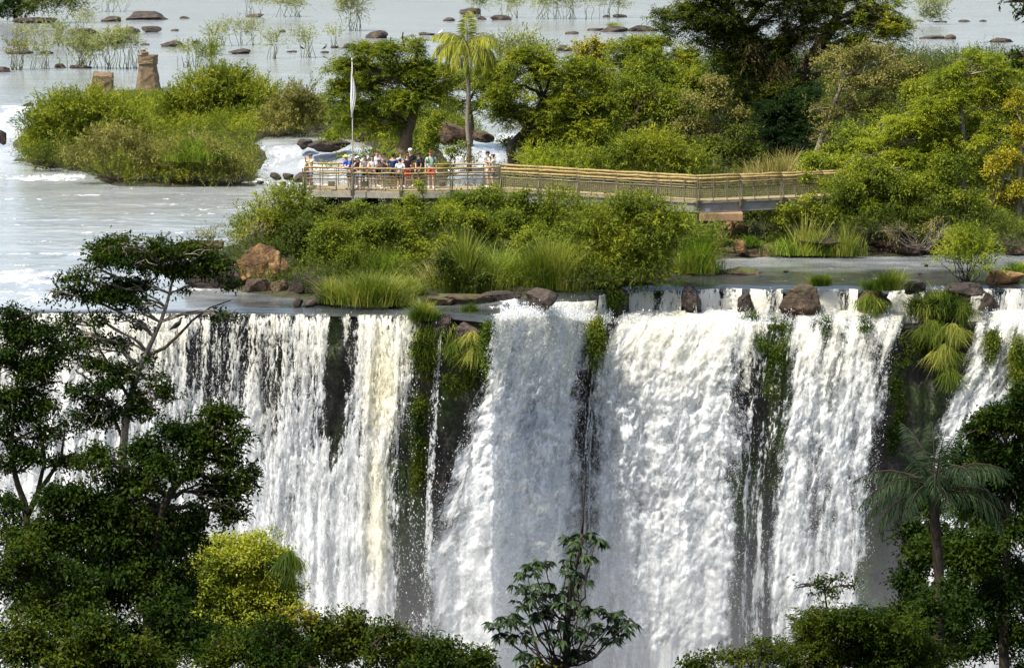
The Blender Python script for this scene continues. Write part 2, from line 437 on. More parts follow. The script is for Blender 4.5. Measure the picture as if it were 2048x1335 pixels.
# ---- mist hanging before the lower half of the falls
m, t, out = nt('mist_air')
co = world_pos(t); sx = t.nodes.new('ShaderNodeSeparateXYZ'); t.links.new(co, sx.inputs[0])
gr = ramp(t, math_(t, 'MULTIPLY_ADD', sx.outputs[2], -1 / 20, -.26), [(.0, 0), (.5, .5), (1, 1)])
nn = ramp(t, noise(t, mapping(t, co, (.16, .2, .1)), 1.0, 3, .55), [(.34, .1), (.68, 1)])
pv = t.nodes.new('ShaderNodeVolumePrincipled'); pv.inputs['Color'].default_value = (.95, .96, .97, 1); pv.inputs['Anisotropy'].default_value = .2
t.links.new(math_(t, 'MULTIPLY', math_(t, 'MULTIPLY', gr, nn), MIST), pv.inputs['Density']); t.links.new(pv.outputs[0], out.inputs['Volume'])
mb = MB(); mb.box((0, 114.7, -13.2), (120, 12.5, 21.5)); tag(mb.build('mist', m), 'pale spray mist drifting before the lower half of the falls', 'mist', kind='stuff')
cy.volume_step_rate = 3.0; cy.volume_max_steps = 64

# ---- foreground hillside and gorge floor
hx = np.linspace(-140, 140, 90); hy = np.concatenate([np.linspace(-60, 112, 80), np.linspace(114, 122.0, 4)])
HX, HY = np.meshgrid(hx, hy)
HZ = np.where(HY < 108, 12.5 - .262 * np.clip(HY, 0, 200) - np.clip(-HY, 0, 80) * .02, -15.8 - (HY - 108) * 1.2)
HZ = np.maximum(HZ, -24) + fbm(HX * .08, HY * .08, 6.6, 3) * .7 - np.abs(HX) * .004
me = np_mesh('hillside', np.stack([HX, HY, HZ], -1).reshape(-1, 3), grid_faces(*HX.shape), True)
tag(link('hillside', me, M_HILL), 'shaded forest floor of the slope facing the falls', 'hillside', kind='structure')
bx = np.array([(-150, 110, -23.2), (150, 110, -23.2), (150, 127, -23.2), (-150, 127, -23.2)])
me = np_mesh('plunge_pool', bx, np.array([[0, 1, 2, 3]]), False, {'foam': [.6] * 4})
tag(link('plunge_pool', me, M_RIVER), 'foaming pool at the foot of the falls', 'pool', kind='structure')
# ================================================================ the falls
def fall_mat(name, su, sv, fu, fv, soft=.22, thin=(.62, .66, .66), wa=1.25, wb=1.15, bs=.35):
    m, t, out = nt(name)
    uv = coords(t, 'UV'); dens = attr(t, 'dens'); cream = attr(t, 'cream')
    a = noise(t, mapping(t, uv, (su, sv, 1)), 1.0, 5, .62, .5)
    b = noise(t, mapping(t, uv, (fu, fv, 1)), 1.0, 4, .65, .4)
    f = math_(t, 'ADD', math_(t, 'MULTIPLY', math_(t, 'SUBTRACT', a, .5), wa), math_(t, 'MULTIPLY', math_(t, 'SUBTRACT', b, .5), wb))
    x = math_(t, 'ADD', dens, math_(t, 'MULTIPLY', f, math_(t, 'MULTIPLY_ADD', attr(t, 'soft'), -.45, 1.0)))
    alpha = ramp(t, x, [(.5 - soft, 0), (.5 + soft, 1)])
    white = ramp(t, x, [(.35, thin), (.85, (.88, .89, .88))])
    col = mixc(t, cream, white, (.86, .8, .55))  # cream of thin water, and sunlight painted in as the same tint
    h = math_(t, 'ADD', math_(t, 'MULTIPLY', a, 1.2), math_(t, 'MULTIPLY', b, .8))
    nrm = bump(t, h, bs, .2)
    t.links.new(math_(t, 'MULTIPLY_ADD', attr(t, 'soft'), -.8 * bs, bs), nrm.node.inputs['Strength'])
    p = bsdf(t, None, col, .5, .35, nrm)
    tr = t.nodes.new('ShaderNodeBsdfTranslucent'); t.links.new(col, tr.inputs[0]); t.links.new(nrm, tr.inputs[1])
    mx = t.nodes.new('ShaderNodeMixShader'); mx.inputs[0].default_value = .45
    t.links.new(p.outputs[0], mx.inputs[1]); t.links.new(tr.outputs[0], mx.inputs[2])
    tp = t.nodes.new('ShaderNodeBsdfTransparent')
    m2 = t.nodes.new('ShaderNodeMixShader'); t.links.new(alpha, m2.inputs[0]); t.links.new(tp.outputs[0], m2.inputs[1]); t.links.new(mx.outputs[0], m2.inputs[2])
    t.links.new(m2.outputs[0], out.inputs[0])
    return m
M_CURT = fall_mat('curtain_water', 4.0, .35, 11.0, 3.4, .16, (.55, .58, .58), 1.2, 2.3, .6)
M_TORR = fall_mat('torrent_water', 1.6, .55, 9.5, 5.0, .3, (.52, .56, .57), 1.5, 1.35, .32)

def fall_sheet(left, right, z0f, d0f, start, seed, base=.8, v0=1.4, amp=.35, lump=(1.0, .5), zdrop=24.0, holes=(), creams=(), fade=None, step=2.4, edge=.7, streak=.45, off=0.0, zstep=.055, lipfade=.42, lower=.0, clear=True):
    left = np.array(left, float); right = np.array(right, float)
    wpx = right[0, 1] - left[0, 1]; wmax = max(wpx, np.max(np.interp(right[:, 0], right[:, 0], right[:, 1]) - np.interp(right[:, 0], left[:, 0], left[:, 1])))
    nu = max(6, int(wmax / step)); u = np.linspace(0, 1, nu)
    pxt = left[0, 1] + u * wpx
    zt, dt = z0f(pxt), d0f(pxt)
    vis = min(zdrop, 13.5)
    drop = np.concatenate([np.linspace(0, .4, 14, endpoint=False), np.arange(.4, vis, zstep)])
    if zdrop > vis: drop = np.concatenate([drop, np.linspace(vis, zdrop, 14)])
    tau = np.sqrt(2 * drop / 9.8)
    Z = [zt + s[1] for s in start(pxt)] if False else []
    st = start(pxt)                           # rows before the lip: (d, z)
    D = [s[0] for s in st]; Z = [s[1] for s in st]
    for q, k in zip(drop, tau):
        Z.append(zt - q); D.append(dt - v0 * k - off - .13)
    Z = np.array(Z); D = np.array(D); ns = len(st)
    py = row_of(Z, D)
    pl = np.interp(py, left[:, 0], left[:, 1]); pr = np.interp(py, right[:, 0], right[:, 1])
    P = pl + (pr - pl) * u[None, :]
    D = np.where(np.arange(len(D))[:, None] >= ns, np.minimum(D, low(P) - (v0 * .8 * np.concatenate([np.zeros(ns), tau]))[:, None] - off - .05), D) if clear else D
    X = px2x(P, D, Z)
    DR = np.concatenate([np.zeros(ns), drop])[:, None] + np.zeros_like(Z)
    width = px2x(pr, D, Z) - px2x(pl, D, Z)
    S = u[None, :] * width
    Uu = px2x(pxt, dt, zt)[None, :] + np.zeros_like(Z); flow = np.cumsum(np.concatenate([np.zeros((1, nu)), np.hypot(np.diff(D, axis=0), np.diff(Z, axis=0))]), 0)
    g = sstep(0, 3.0, DR)
    so = seed * 13.7
    lumpn = fbm(Uu * lump[0] + so, flow * lump[1], seed * 3.3, 4) ; strk = fbm(Uu * 2.6 + so, flow * .16, seed * 1.9 + 5, 3)
    fine = fbm(Uu * lump[0] * 3.4 + so, flow * lump[1] * 3.0, seed * 2.2 + 9, 3)
    soft = sstep(4.0, 11.0, DR + .8 * lumpn)
    amp_ = amp * (.22 + .78 * g) * (1 - .5 * soft)
    D2 = D - amp_ * (lumpn * .9 + strk * .22 + fine * .25)
    Z2 = Z + amp_ * fine * .25 * g
    X2 = X + amp_ * .35 * fbm(Uu * 1.7 + so, flow * .6, seed + 20.2, 3) * g
    dens = base + streak * (strk * .75 + lumpn * .45) + .12 * fine
    dens = dens + lower * sstep(3.5, 8, DR + lumpn)
    e = np.minimum(S, width - S)
    dens = dens - (1 - sstep(0, edge * (.5 + .8 * g), e + .35 * lumpn * g + .1)) * (.9 * base)
    for (hx, hy, rx, ry, am) in holes:
        q = np.hypot((P - hx) / rx, (py - hy) / ry) + .22 * fine + .18 * strk
        dens = dens - am * (1 - sstep(.55, 1.1, q))
    dens = dens - (1 - sstep(-.05, .35, DR + .2 * strk)) * lipfade
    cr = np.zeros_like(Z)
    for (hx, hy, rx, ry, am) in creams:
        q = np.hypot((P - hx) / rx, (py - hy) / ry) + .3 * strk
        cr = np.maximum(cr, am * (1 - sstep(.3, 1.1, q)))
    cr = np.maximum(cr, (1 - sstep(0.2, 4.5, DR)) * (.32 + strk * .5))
    if fade: dens = dens - sstep(fade[0], fade[1], DR + .6 * lumpn) * base * 1.2
    V = np.stack([X2, D2, Z2], -1).reshape(-1, 3)
    return V, grid_faces(*Z.shape)[:, ::-1], {'dens': dens.ravel(), 'cream': np.clip(cr, 0, 1).ravel(), 'soft': soft.ravel()}, np.stack([Uu, flow], -1).reshape(-1, 2)

def flecks(rng, n, xs, ds, zs, smin, smax, down=1.0):
    """droplet streaks: thin diamonds of water thrown clear of the sheet"""
    pos = np.stack([xs, ds, zs], 1)
    L = rng.uniform(smin, smax, n) * down; Wd = rng.uniform(.25, .6, n) * L
    dr = np.stack([rng.normal(0, .35, n), rng.normal(0, .3, n), -np.ones(n)], 1); dr /= np.linalg.norm(dr, axis=1)[:, None]
    sd = np.cross(dr, rng.normal(size=(n, 3))); sd /= np.linalg.norm(sd, axis=1)[:, None]
    V = np.stack([pos, pos + dr * L[:, None] * .5 + sd * Wd[:, None] * .5, pos + dr * L[:, None], pos + dr * L[:, None] * .5 - sd * Wd[:, None] * .5], 1).reshape(-1, 3)
    return V, np.arange(n * 4).reshape(-1, 4)

m_, t__, o_ = nt('spray_drops')
p_ = bsdf(t__, None, (.86, .87, .86), .35, .5); tr_ = t__.nodes.new('ShaderNodeBsdfTranslucent'); tr_.inputs[0].default_value = (.86, .87, .86, 1)
mx_ = t__.nodes.new('ShaderNodeMixShader'); mx_.inputs[0].default_value = .5
t__.links.new(p_.outputs[0], mx_.inputs[1]); t__.links.new(tr_.outputs[0], mx_.inputs[2]); t__.links.new(mx_.outputs[0], o_.inputs[0])
M_DROP = m_

def merge(parts):
    vs, fs, at_, uvs = [], [], {'dens': [], 'cream': [], 'soft': []}, []
    o = 0
    for V, F, A, U in parts:
        vs.append(V); fs.append(F + o); o += len(V); uvs.append(U)
        for k in at_: at_[k].append(A[k])
    return np.concatenate(vs), np.concatenate(fs), {k: np.concatenate(v) for k, v in at_.items()}, np.concatenate(uvs)

def build_fall(label, mat, sheets, seed, nfleck=0, fs=(.05, .12), spread=.35, cat='waterfall'):
    V, F, A, U = merge(sheets)
    root = link('waterfall', np_mesh('waterfall', V, F, True, A, U), mat)
    tag(root, label, cat, kind='structure')
    if nfleck:
        rng = np.random.RandomState(seed)
        ok = np.where((A['dens'] > .12) & (V[:, 2] > -13.5))[0]
        wts = np.where(A['dens'][ok] < .75, 3.0, 1.0); wts /= wts.sum()
        i = rng.choice(ok, nfleck, p=wts)
        h = np.clip(-V[i, 2], 0, 12) / 12
        q = V[i] + rng.normal(0, 1, (nfleck, 3)) * np.array([.16, .1, .16]) * (.3 + h[:, None])
        q[:, 1] -= np.abs(rng.normal(0, spread, nfleck)) * (.25 + h)
        v2, f2 = flecks(rng, nfleck, q[:, 0], q[:, 1], q[:, 2], fs[0], fs[1])
        s = link('spray', np_mesh('spray', v2, f2), M_DROP, root); s['kind'] = 'stuff'
    return root

z_flat = lambda p: ledge(p) * 0 - .16
z_led = lambda p: ledge(p) + .12
st_flat = lambda p: [(lip(p) + .1, p * 0 - .2)]
st_slope = lambda p: [(lip(p) + .7, p * 0 - .07), (lip(p) * .6 + low(p) * .4, z_led(p) * .35 + .05), (lip(p) * .3 + low(p) * .7, z_led(p) * .75 + .12)]
st_led = lambda p: [(lip(p) - .05, z_led(p) + .1), (lip(p) * .66 + low(p) * .34, z_led(p) + .22), (lip(p) * .33 + low(p) * .67, z_led(p) + .14)]

# left curtain
L_, R_ = [(560, -420), (1400, -420)], [(560, 836), (640, 832), (800, 824), (1000, 812), (1400, 800)]
hol = [(672, 765, 26, 165, 1.0), (668, 650, 16, 60, .4), (470, 725, 140, 100, .3), (600, 760, 50, 120, .08), (150, 800, 190, 400, -.3), (760, 760, 50, 190, -.15), (702, 690, 22, 90, .3), (800, 1050, 30, 260, .25), (560, 1000, 26, 120, .15), (655, 830, 20, 70, .5)]
sun_strips = [(765, 760, 50, 190, .75), (752, 1020, 34, 200, .6), (330, 680, 40, 90, .35), (530, 760, 45, 150, .3)]  # sunlit strips of the curtain, painted into the water colour
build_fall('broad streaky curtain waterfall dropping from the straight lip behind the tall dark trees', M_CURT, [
    fall_sheet(L_, R_, z_flat, low, st_flat, 1, base=.72, v0=1.1, amp=.2, lump=(1.6, .4), holes=hol, creams=sun_strips, streak=.4, lower=.22),
    fall_sheet(L_, R_, z_flat, low, st_flat, 2, base=.34, v0=1.35, amp=.26, lump=(2.0, .6), lower=.2, holes=hol, creams=sun_strips, off=.12, streak=.55)], 11, 40000, (.025, .075))
# middle torrent
L2_ = [(560, 1062), (600, 1058), (640, 985), (700, 972), (760, 958), (860, 925), (960, 888), (1050, 862), (1100, 848), (1400, 850)]
R2_ = [(560, 1196), (590, 1195), (700, 1180), (900, 1166), (1100, 1160), (1400, 1160)]
L2b = [(560, 990), (640, 985), (700, 972), (760, 958), (860, 925), (960, 888), (1050, 862), (1100, 848), (1400, 850)]
build_fall('thick white torrent spreading from a narrow lip between the mossy dark column and green moss knob', M_TORR, [
    fall_sheet(L2b, R2_, z_led, low, st_slope,  3, base=.92, v0=1.6, amp=.42, lump=(1.5, .9), streak=.32, edge=.9, lipfade=0, holes=[(1120, 1090, 60, 50, .12), (1040, 1180, 60, 100, .1)]),
    fall_sheet(L2b, R2_, z_led, low, st_slope,  4, base=.42, v0=1.95, amp=.5, lump=(2.0, 1.3), streak=.5, edge=1.1, off=.1, lipfade=0)], 12, 24000, (.02, .065), .5)
# right torrent
L3, R3 = [(560, 1240), (640, 1236), (700, 1200), (800, 1176), (950, 1162), (1400, 1150)], [(560, 1520), (640, 1512), (800, 1494), (1000, 1482), (1400, 1465)]
build_fall('widest white torrent right of the green moss knob below the stepped ledge', M_TORR, [
    fall_sheet(L3, R3, z_led, low, st_led, 5, lipfade=0, base=.9, v0=1.75, amp=.42, lump=(1.5, 1.0), streak=.34, edge=.8, holes=[(1330, 1260, 60, 70, .12), (1470, 900, 30, 200, .25)]),
    fall_sheet(L3, R3, z_led, low, st_led, 6, lipfade=0, base=.42, v0=2.1, amp=.5, lump=(2.0, 1.3), streak=.5, edge=1.0, off=.1)], 13, 24000, (.02, .065), .5)
L4, R4 = [(560, 1495), (640, 1490), (1000, 1470), (1400, 1455)], [(560, 1600), (640, 1596), (800, 1580), (1000, 1555), (1400, 1540)]
build_fall('thin trickles running down over the green moss patch between two torrents', M_CURT, [
    fall_sheet(L4, R4, z_led, low, st_led, 7, base=.58, v0=1.25, amp=.3, lump=(1.4, .3), streak=.6, holes=[(1540, 760, 50, 90, .3), (1530, 1000, 60, 200, .22)])], 14, 900, (.02, .07))
L5, R5 = [(560, 1592), (640, 1586), (800, 1568), (1000, 1545), (1150, 1535), (1400, 1525)], [(560, 1815), (640, 1808), (720, 1785), (800, 1772), (1000, 1742), (1400, 1720)]
build_fall('white fall in ragged strands between the moss patch and dark cleft', M_TORR, [
    fall_sheet(L5, R5, z_led, low, st_led, 8, lipfade=.2, base=.84, v0=1.6, amp=.36, lump=(1.7, .8), streak=.5, edge=.6, holes=[(1745, 700, 22, 110, .5), (1665, 720, 26, 110, .4), (1735, 1000, 40, 200, .3), (1640, 1000, 40, 100, .35)]),
    fall_sheet(L5, R5, z_led, low, st_led, 9, lipfade=.2, base=.38, v0=1.9, amp=.44, lump=(2.1, 1.2), streak=.55, off=.1)], 15, 15000, (.02, .065), .45)
L6, R6 = [(560, 1965), (640, 1955), (700, 1935), (800, 1892), (860, 1868), (1000, 1840), (1400, 1800)], [(560, 2600), (1400, 2600)]
build_fall('white fall beside the grassy cleft above the dark tree tops', M_TORR, [
    fall_sheet(L6, R6, z_led, low, st_led, 10, lipfade=0, base=.85, v0=1.6, amp=.36, lump=(1.7, .8), streak=.5, holes=[(2035, 760, 30, 110, .6), (1975, 690, 20, 90, .45)]),
    fall_sheet(L6, R6, z_led, low, st_led, 11, lipfade=0, base=.36, v0=1.95, amp=.44, lump=(2.1, 1.2), streak=.5, off=.1)], 16, 14000, (.02, .065), .45)
# trickles on the dark column
for i, (l, r, zd, bs, lab) in enumerate(((
        [(560, 878), (640, 876), (800, 864), (1000, 852), (1400, 840)], [(560, 888), (640, 885), (800, 876), (1000, 868), (1400, 856)], 24, .42, 'long thin trickle down the dark column between hanging grasses'),
        ([(560, 818), (1020, 820), (1400, 822)], [(560, 836), (1020, 842), (1400, 844)], 24, .2, 'faint white threads at the foot of the mossy green streak'),
        ([(560, 1196), (640, 1194), (900, 1168), (1400, 1160)], [(560, 1240), (640, 1236), (800, 1190), (900, 1182), (1400, 1172)], 24, .45, 'narrow glassy strands between the moss knob and widest torrent'))):
    build_fall(lab, M_CURT, [fall_sheet(l, r, z_led if i == 2 else z_flat, low, st_led if i == 2 else st_flat, 30 + i, base=bs, v0=.9, amp=.12, lump=(3, .4), streak=.5, edge=.1)], 40 + i, 600)
# short drops of the upper step
STEP = [(1256, 1364, 'short pale drop of the upper step nearest the mossy rock'), (1396, 1484, 'short foamy drop between the dark wedge rocks'), (1500, 1566, 'short drop left of the big square rock'),
        (1636, 1716, 'short thin drop right of the big square rock'), (1782, 1850, 'slanting white drop beside the grass covered boulder'), (1944, 2000, 'thin threads of the upper step beside dark cleft rock'), (2004, 2400, 'short white drop at the end of the upper step'),
        (1200, 1228, 'trickle on the mossy rock over the ledge')]
zu = lambda p: p * 0 - .08
for i, (a, b, lab) in enumerate(STEP):
    sl = -34 if i in (4,) else -8
    l = [(560, a), (580, a), (640, a + sl)]; r = [(560, b), (580, b), (640, b + sl * .4)]
    build_fall(lab, M_CURT, [fall_sheet(l, r, zu, lip, lambda p: [(lip(p) + .1, p * 0 - .2)], 50 + i, base=.9, v0=1.0 if i != 4 else 1.5, amp=.12, lump=(2.2, .8), zdrop=1.5, clear=False, streak=.5, edge=.15, step=1.6, zstep=.03,
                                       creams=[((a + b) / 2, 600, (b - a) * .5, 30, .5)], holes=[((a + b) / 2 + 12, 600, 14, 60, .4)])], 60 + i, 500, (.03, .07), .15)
# foam churned up on the ledge under the upper step
rng = np.random.RandomState(77)
n_ = 9000
fp = rng.uniform(1205, 2060, n_); fp = np.where((fp > 1790) & (fp < 1962), fp - 420, fp); fd = low(fp) + rng.uniform(-.5, 1.0, n_) * (lip(fp) - low(fp)); fz = ledge(fp) + .1 + np.abs(rng.normal(0, .16, n_)) * (.6 + .8 * (fbm(fp * .03, 0, 2.0, 2) > 0))
V1, F1 = flecks(rng, n_, px2x(fp, fd, fz), fd, fz, .04, .11)
n2 = 5000
fp = rng.uniform(1000, 1195, n2); fd = low(fp) + rng.uniform(-.8, .9, n2) * 1.0; fz = z_led(fp) + np.abs(rng.normal(0, .2, n2))
V2, F2 = flecks(rng, n2, px2x(fp, fd, fz), fd, fz, .04, .12)
tag(link('spray', np_mesh('spray', np.concatenate([V1, V2]), np.concatenate([F1, F2 + len(V1)])), M_DROP), 'white spray thrown up along the stepped ledge', 'spray', kind='stuff')
# ================================================================ plant generators
UPV = np.array([0., 0., 1.])
def nrm(a): return a / np.maximum(np.linalg.norm(a, axis=-1, keepdims=True), 1e-9)

def leaves(P, D, N, L, Wd, droop=.15):
    """diamond leaves folded a little over their length: 4 verts each"""
    D = nrm(D); S = nrm(np.cross(D, N)); L = np.asarray(L)[:, None]; Wd = np.asarray(Wd)[:, None]
    U = np.cross(S, D)
    mid = P + D * L * .45 + U * Wd * .12
    tip = P + D * L - UPV * L * droop
    return np.stack([P, mid + S * Wd * .5, tip, mid - S * Wd * .5], 1).reshape(-1, 3)

def leaf_mesh(name, V, rng, mat, parent, off, clump_tint=None):
    n = len(V) // 4
    t = rng.uniform(0, 1, n)
    if clump_tint is not None: t = t * .55 + clump_tint * .45
    me = np_mesh(name, V - np.asarray(off)[None, :], np.arange(n * 4).reshape(-1, 4), False, {'tint': np.repeat(t, 4)})
    return link(name, me, mat, parent)

def sample_blobs(rng, blobs, n, shell=.5, noise_amp=.25, low=-.55, seed=0):
    """points in a set of ellipsoids, thicker towards the shell, with an uneven outline; returns points and outward directions"""
    B = np.array([b[:6] for b in blobs], float)
    w = np.array([b[3] * b[5] + b[3] * b[4] for b in blobs]) ; w /= w.sum()
    i = rng.choice(len(B), n, p=w)
    d = nrm(rng.normal(size=(n, 3))); d[:, 2] = np.where(d[:, 2] < low, -d[:, 2] * .6, d[:, 2]); d = nrm(d)
    r = 1 - np.abs(rng.normal(0, shell, n)); r = np.where(rng.rand(n) < .13, rng.uniform(1, 1.3, n), r); r = np.where(r < .05, rng.uniform(.3, 1, n), r)
    bump_ = 1 + noise_amp * fbm(d[:, 0] * 1.8 + i * 3.1 + seed, d[:, 1] * 1.8, d[:, 2] * 1.8, 3) * 2
    p = B[i, :3] + d * B[i, 3:6] * (r * bump_)[:, None]
    o = nrm(d / B[i, 3:6])
    return p, o

def gaps(rng, p, o, amount, scale=.9, seed=0):
    n = fbm(p[:, 0] * scale + seed * 7.7, p[:, 1] * scale, p[:, 2] * scale * 1.3, 3)
    k = n > np.quantile(n, amount) if amount > 0 else np.ones(len(p), bool)
    return p[k], o[k]

def style_leaves(rng, p, o, style, size, per, seed):
    """clumps of leaves at p with outward directions o"""
    n = len(p)
    ct = np.clip(.5 + 1.3 * fbm(p[:, 0] * .6 + seed, p[:, 1] * .6, p[:, 2] * .6, 3) + rng.normal(0, .12, n), 0, 1)
    if style == 'broad':            # loose rosettes of broad leaves
        k = per; q = np.repeat(p, k, 0); oo = np.repeat(o, k, 0)
        D = nrm(oo * .55 + rng.normal(0, .75, (n * k, 3)) + UPV * .05); N = nrm(oo * .5 + UPV * .8 + rng.normal(0, .35, (n * k, 3)))
        q = q + rng.normal(0, size * .7, (n * k, 3))
        return leaves(q, D, N, size * rng.uniform(.7, 1.3, n * k), size * rng.uniform(.38, .55, n * k), .2), np.repeat(ct, k)
    if style == 'plate':            # flat layered sprays of fine leaflets
        k = per; q = np.repeat(p, k, 0); oo = np.repeat(o, k, 0)
        a = rng.uniform(0, 2 * math.pi, n * k); rr = np.sqrt(rng.uniform(0, 1, n * k)) * size * 3.4
        off = np.stack([np.cos(a) * rr, np.sin(a) * rr, rng.normal(0, size * 1.15, n * k) - rr * .18], 1)
        D = nrm(np.stack([np.cos(a), np.sin(a), np.full(n * k, -.12)], 1) + rng.normal(0, .45, (n * k, 3)))
        N = nrm(UPV + rng.normal(0, .35, (n * k, 3)))
        return leaves(q + off, D, N, size * rng.uniform(.8, 1.4, n * k), size * rng.uniform(.32, .5, n * k), .25), np.repeat(ct, k)
    if style == 'pinnate':          # arching compound leaves spreading from each twig tip
        m = 3; k = per; nn = n * m
        q0 = np.repeat(p, m, 0); o0 = np.repeat(o, m, 0)
        sd = nrm(o0 * .55 + rng.normal(0, .6, (nn, 3)) * np.array([1, 1, .45]) + UPV * .22); Ls = size * rng.uniform(2.6, 4.6, nn)
        t = np.tile(np.linspace(.08, 1, k), nn); q = np.repeat(q0, k, 0); SD = np.repeat(sd, k, 0); LL = np.repeat(Ls, k)
        pos = q + SD * (t * LL)[:, None] - UPV * (.42 * t ** 2 * LL)[:, None]
        side = nrm(np.cross(SD, UPV)) * np.where(np.arange(nn * k) % 2, 1, -1)[:, None]
        D = nrm(side * .8 + SD * .55 - UPV * .2 + rng.normal(0, .3, (nn * k, 3))); N = nrm(UPV + rng.normal(0, .35, (nn * k, 3)))
        return leaves(pos, D, N, size * rng.uniform(.7, 1.35, nn * k), size * rng.uniform(.3, .48, nn * k), .22), np.repeat(np.repeat(ct, m), k)
    if style in ('feather', 'hang'):  # shoots with narrow leaves
        k = per; Ls = size * rng.uniform(3.5, 7.5, n)
        sd = nrm(o * (.65 if style == 'feather' else .5) + UPV * (.75 if style == 'feather' else .1) + rng.normal(0, .35, (n, 3)))
        q = np.repeat(p, k, 0); t = np.tile(np.linspace(.05, 1, k), n); LL = np.repeat(Ls, k); SD = np.repeat(sd, k, 0)
        bend = (.25 if style == 'feather' else 1.1)
        pos = q + SD * (t * LL)[:, None] - UPV * (bend * t ** 2 * LL)[:, None]
        tang = nrm(SD - UPV * (2 * bend * t)[:, None])
        D = nrm(tang + rng.normal(0, .55, (n * k, 3))); N = nrm(UPV + np.repeat(o, k, 0) * .5 + rng.normal(0, .5, (n * k, 3)))
        return leaves(pos, D, N, size * rng.uniform(.9, 1.7, n * k), size * rng.uniform(.2, .34, n * k), .2), np.repeat(ct, k)
    if style == 'tiny':
        k = per; q = np.repeat(p, k, 0) + rng.normal(0, size * 1.2, (n * k, 3)); oo = np.repeat(o, k, 0)
        D = nrm(oo + rng.normal(0, .8, (n * k, 3)) - UPV * .3); N = nrm(oo + UPV * .4 + rng.normal(0, .4, (n * k, 3)))
        return leaves(q, D, N, size * rng.uniform(.7, 1.3, n * k), size * rng.uniform(.4, .6, n * k), .2), np.repeat(ct, k)

def px_blobs(rng, blobs, Y, flat=.75, jit=.35, split=0):
    """blobs given as (px, py, rx, ry[, dy metres]) in photo pixels at distance Y -> world ellipsoids"""
    out = []
    for b in blobs:
        px, py, rx, ry = b[:4]; s = ppm(Y)
        dy = b[4] if len(b) > 4 else rng.uniform(-jit, jit) * rx / s
        c = at(px, py, Y + dy)
        out.append((c[0], c[1], c[2], rx / s, max(rx * flat / s, .2), ry / s))
    if split:
        o2 = []
        for b in out:
            c = np.array(b[:3]); r = np.array(b[3:])
            o2.append((*(c - [0, 0, r[2] * .1]), *(r * .74)))
            for q in range(split):
                dv = nrm(rng.normal(size=3)); dv[2] = abs(dv[2]) if rng.rand() < .7 else dv[2]
                o2.append((*(c + dv * r * rng.uniform(.5, .85)), *(r * rng.uniform(.3, .52))))
        out = o2
    return out

def limb(mb, a, b, r0, r1, rng, sag=.12, n=7, sides=6):
    a = np.asarray(a, float); b = np.asarray(b, float); L = np.linalg.norm(b - a)
    ts = np.linspace(0, 1, n); wob = rng.normal(0, .05 * L, (n, 3)); wob[0] = wob[-1] = 0
    pts = [a + (b - a) * t + wob[i] * .7 + UPV * (sag * L * math.sin(math.pi * t)) for i, t in enumerate(ts)]
    mb.tube(pts, [r0 + (r1 - r0) * t for t in ts], sides)
    return pts

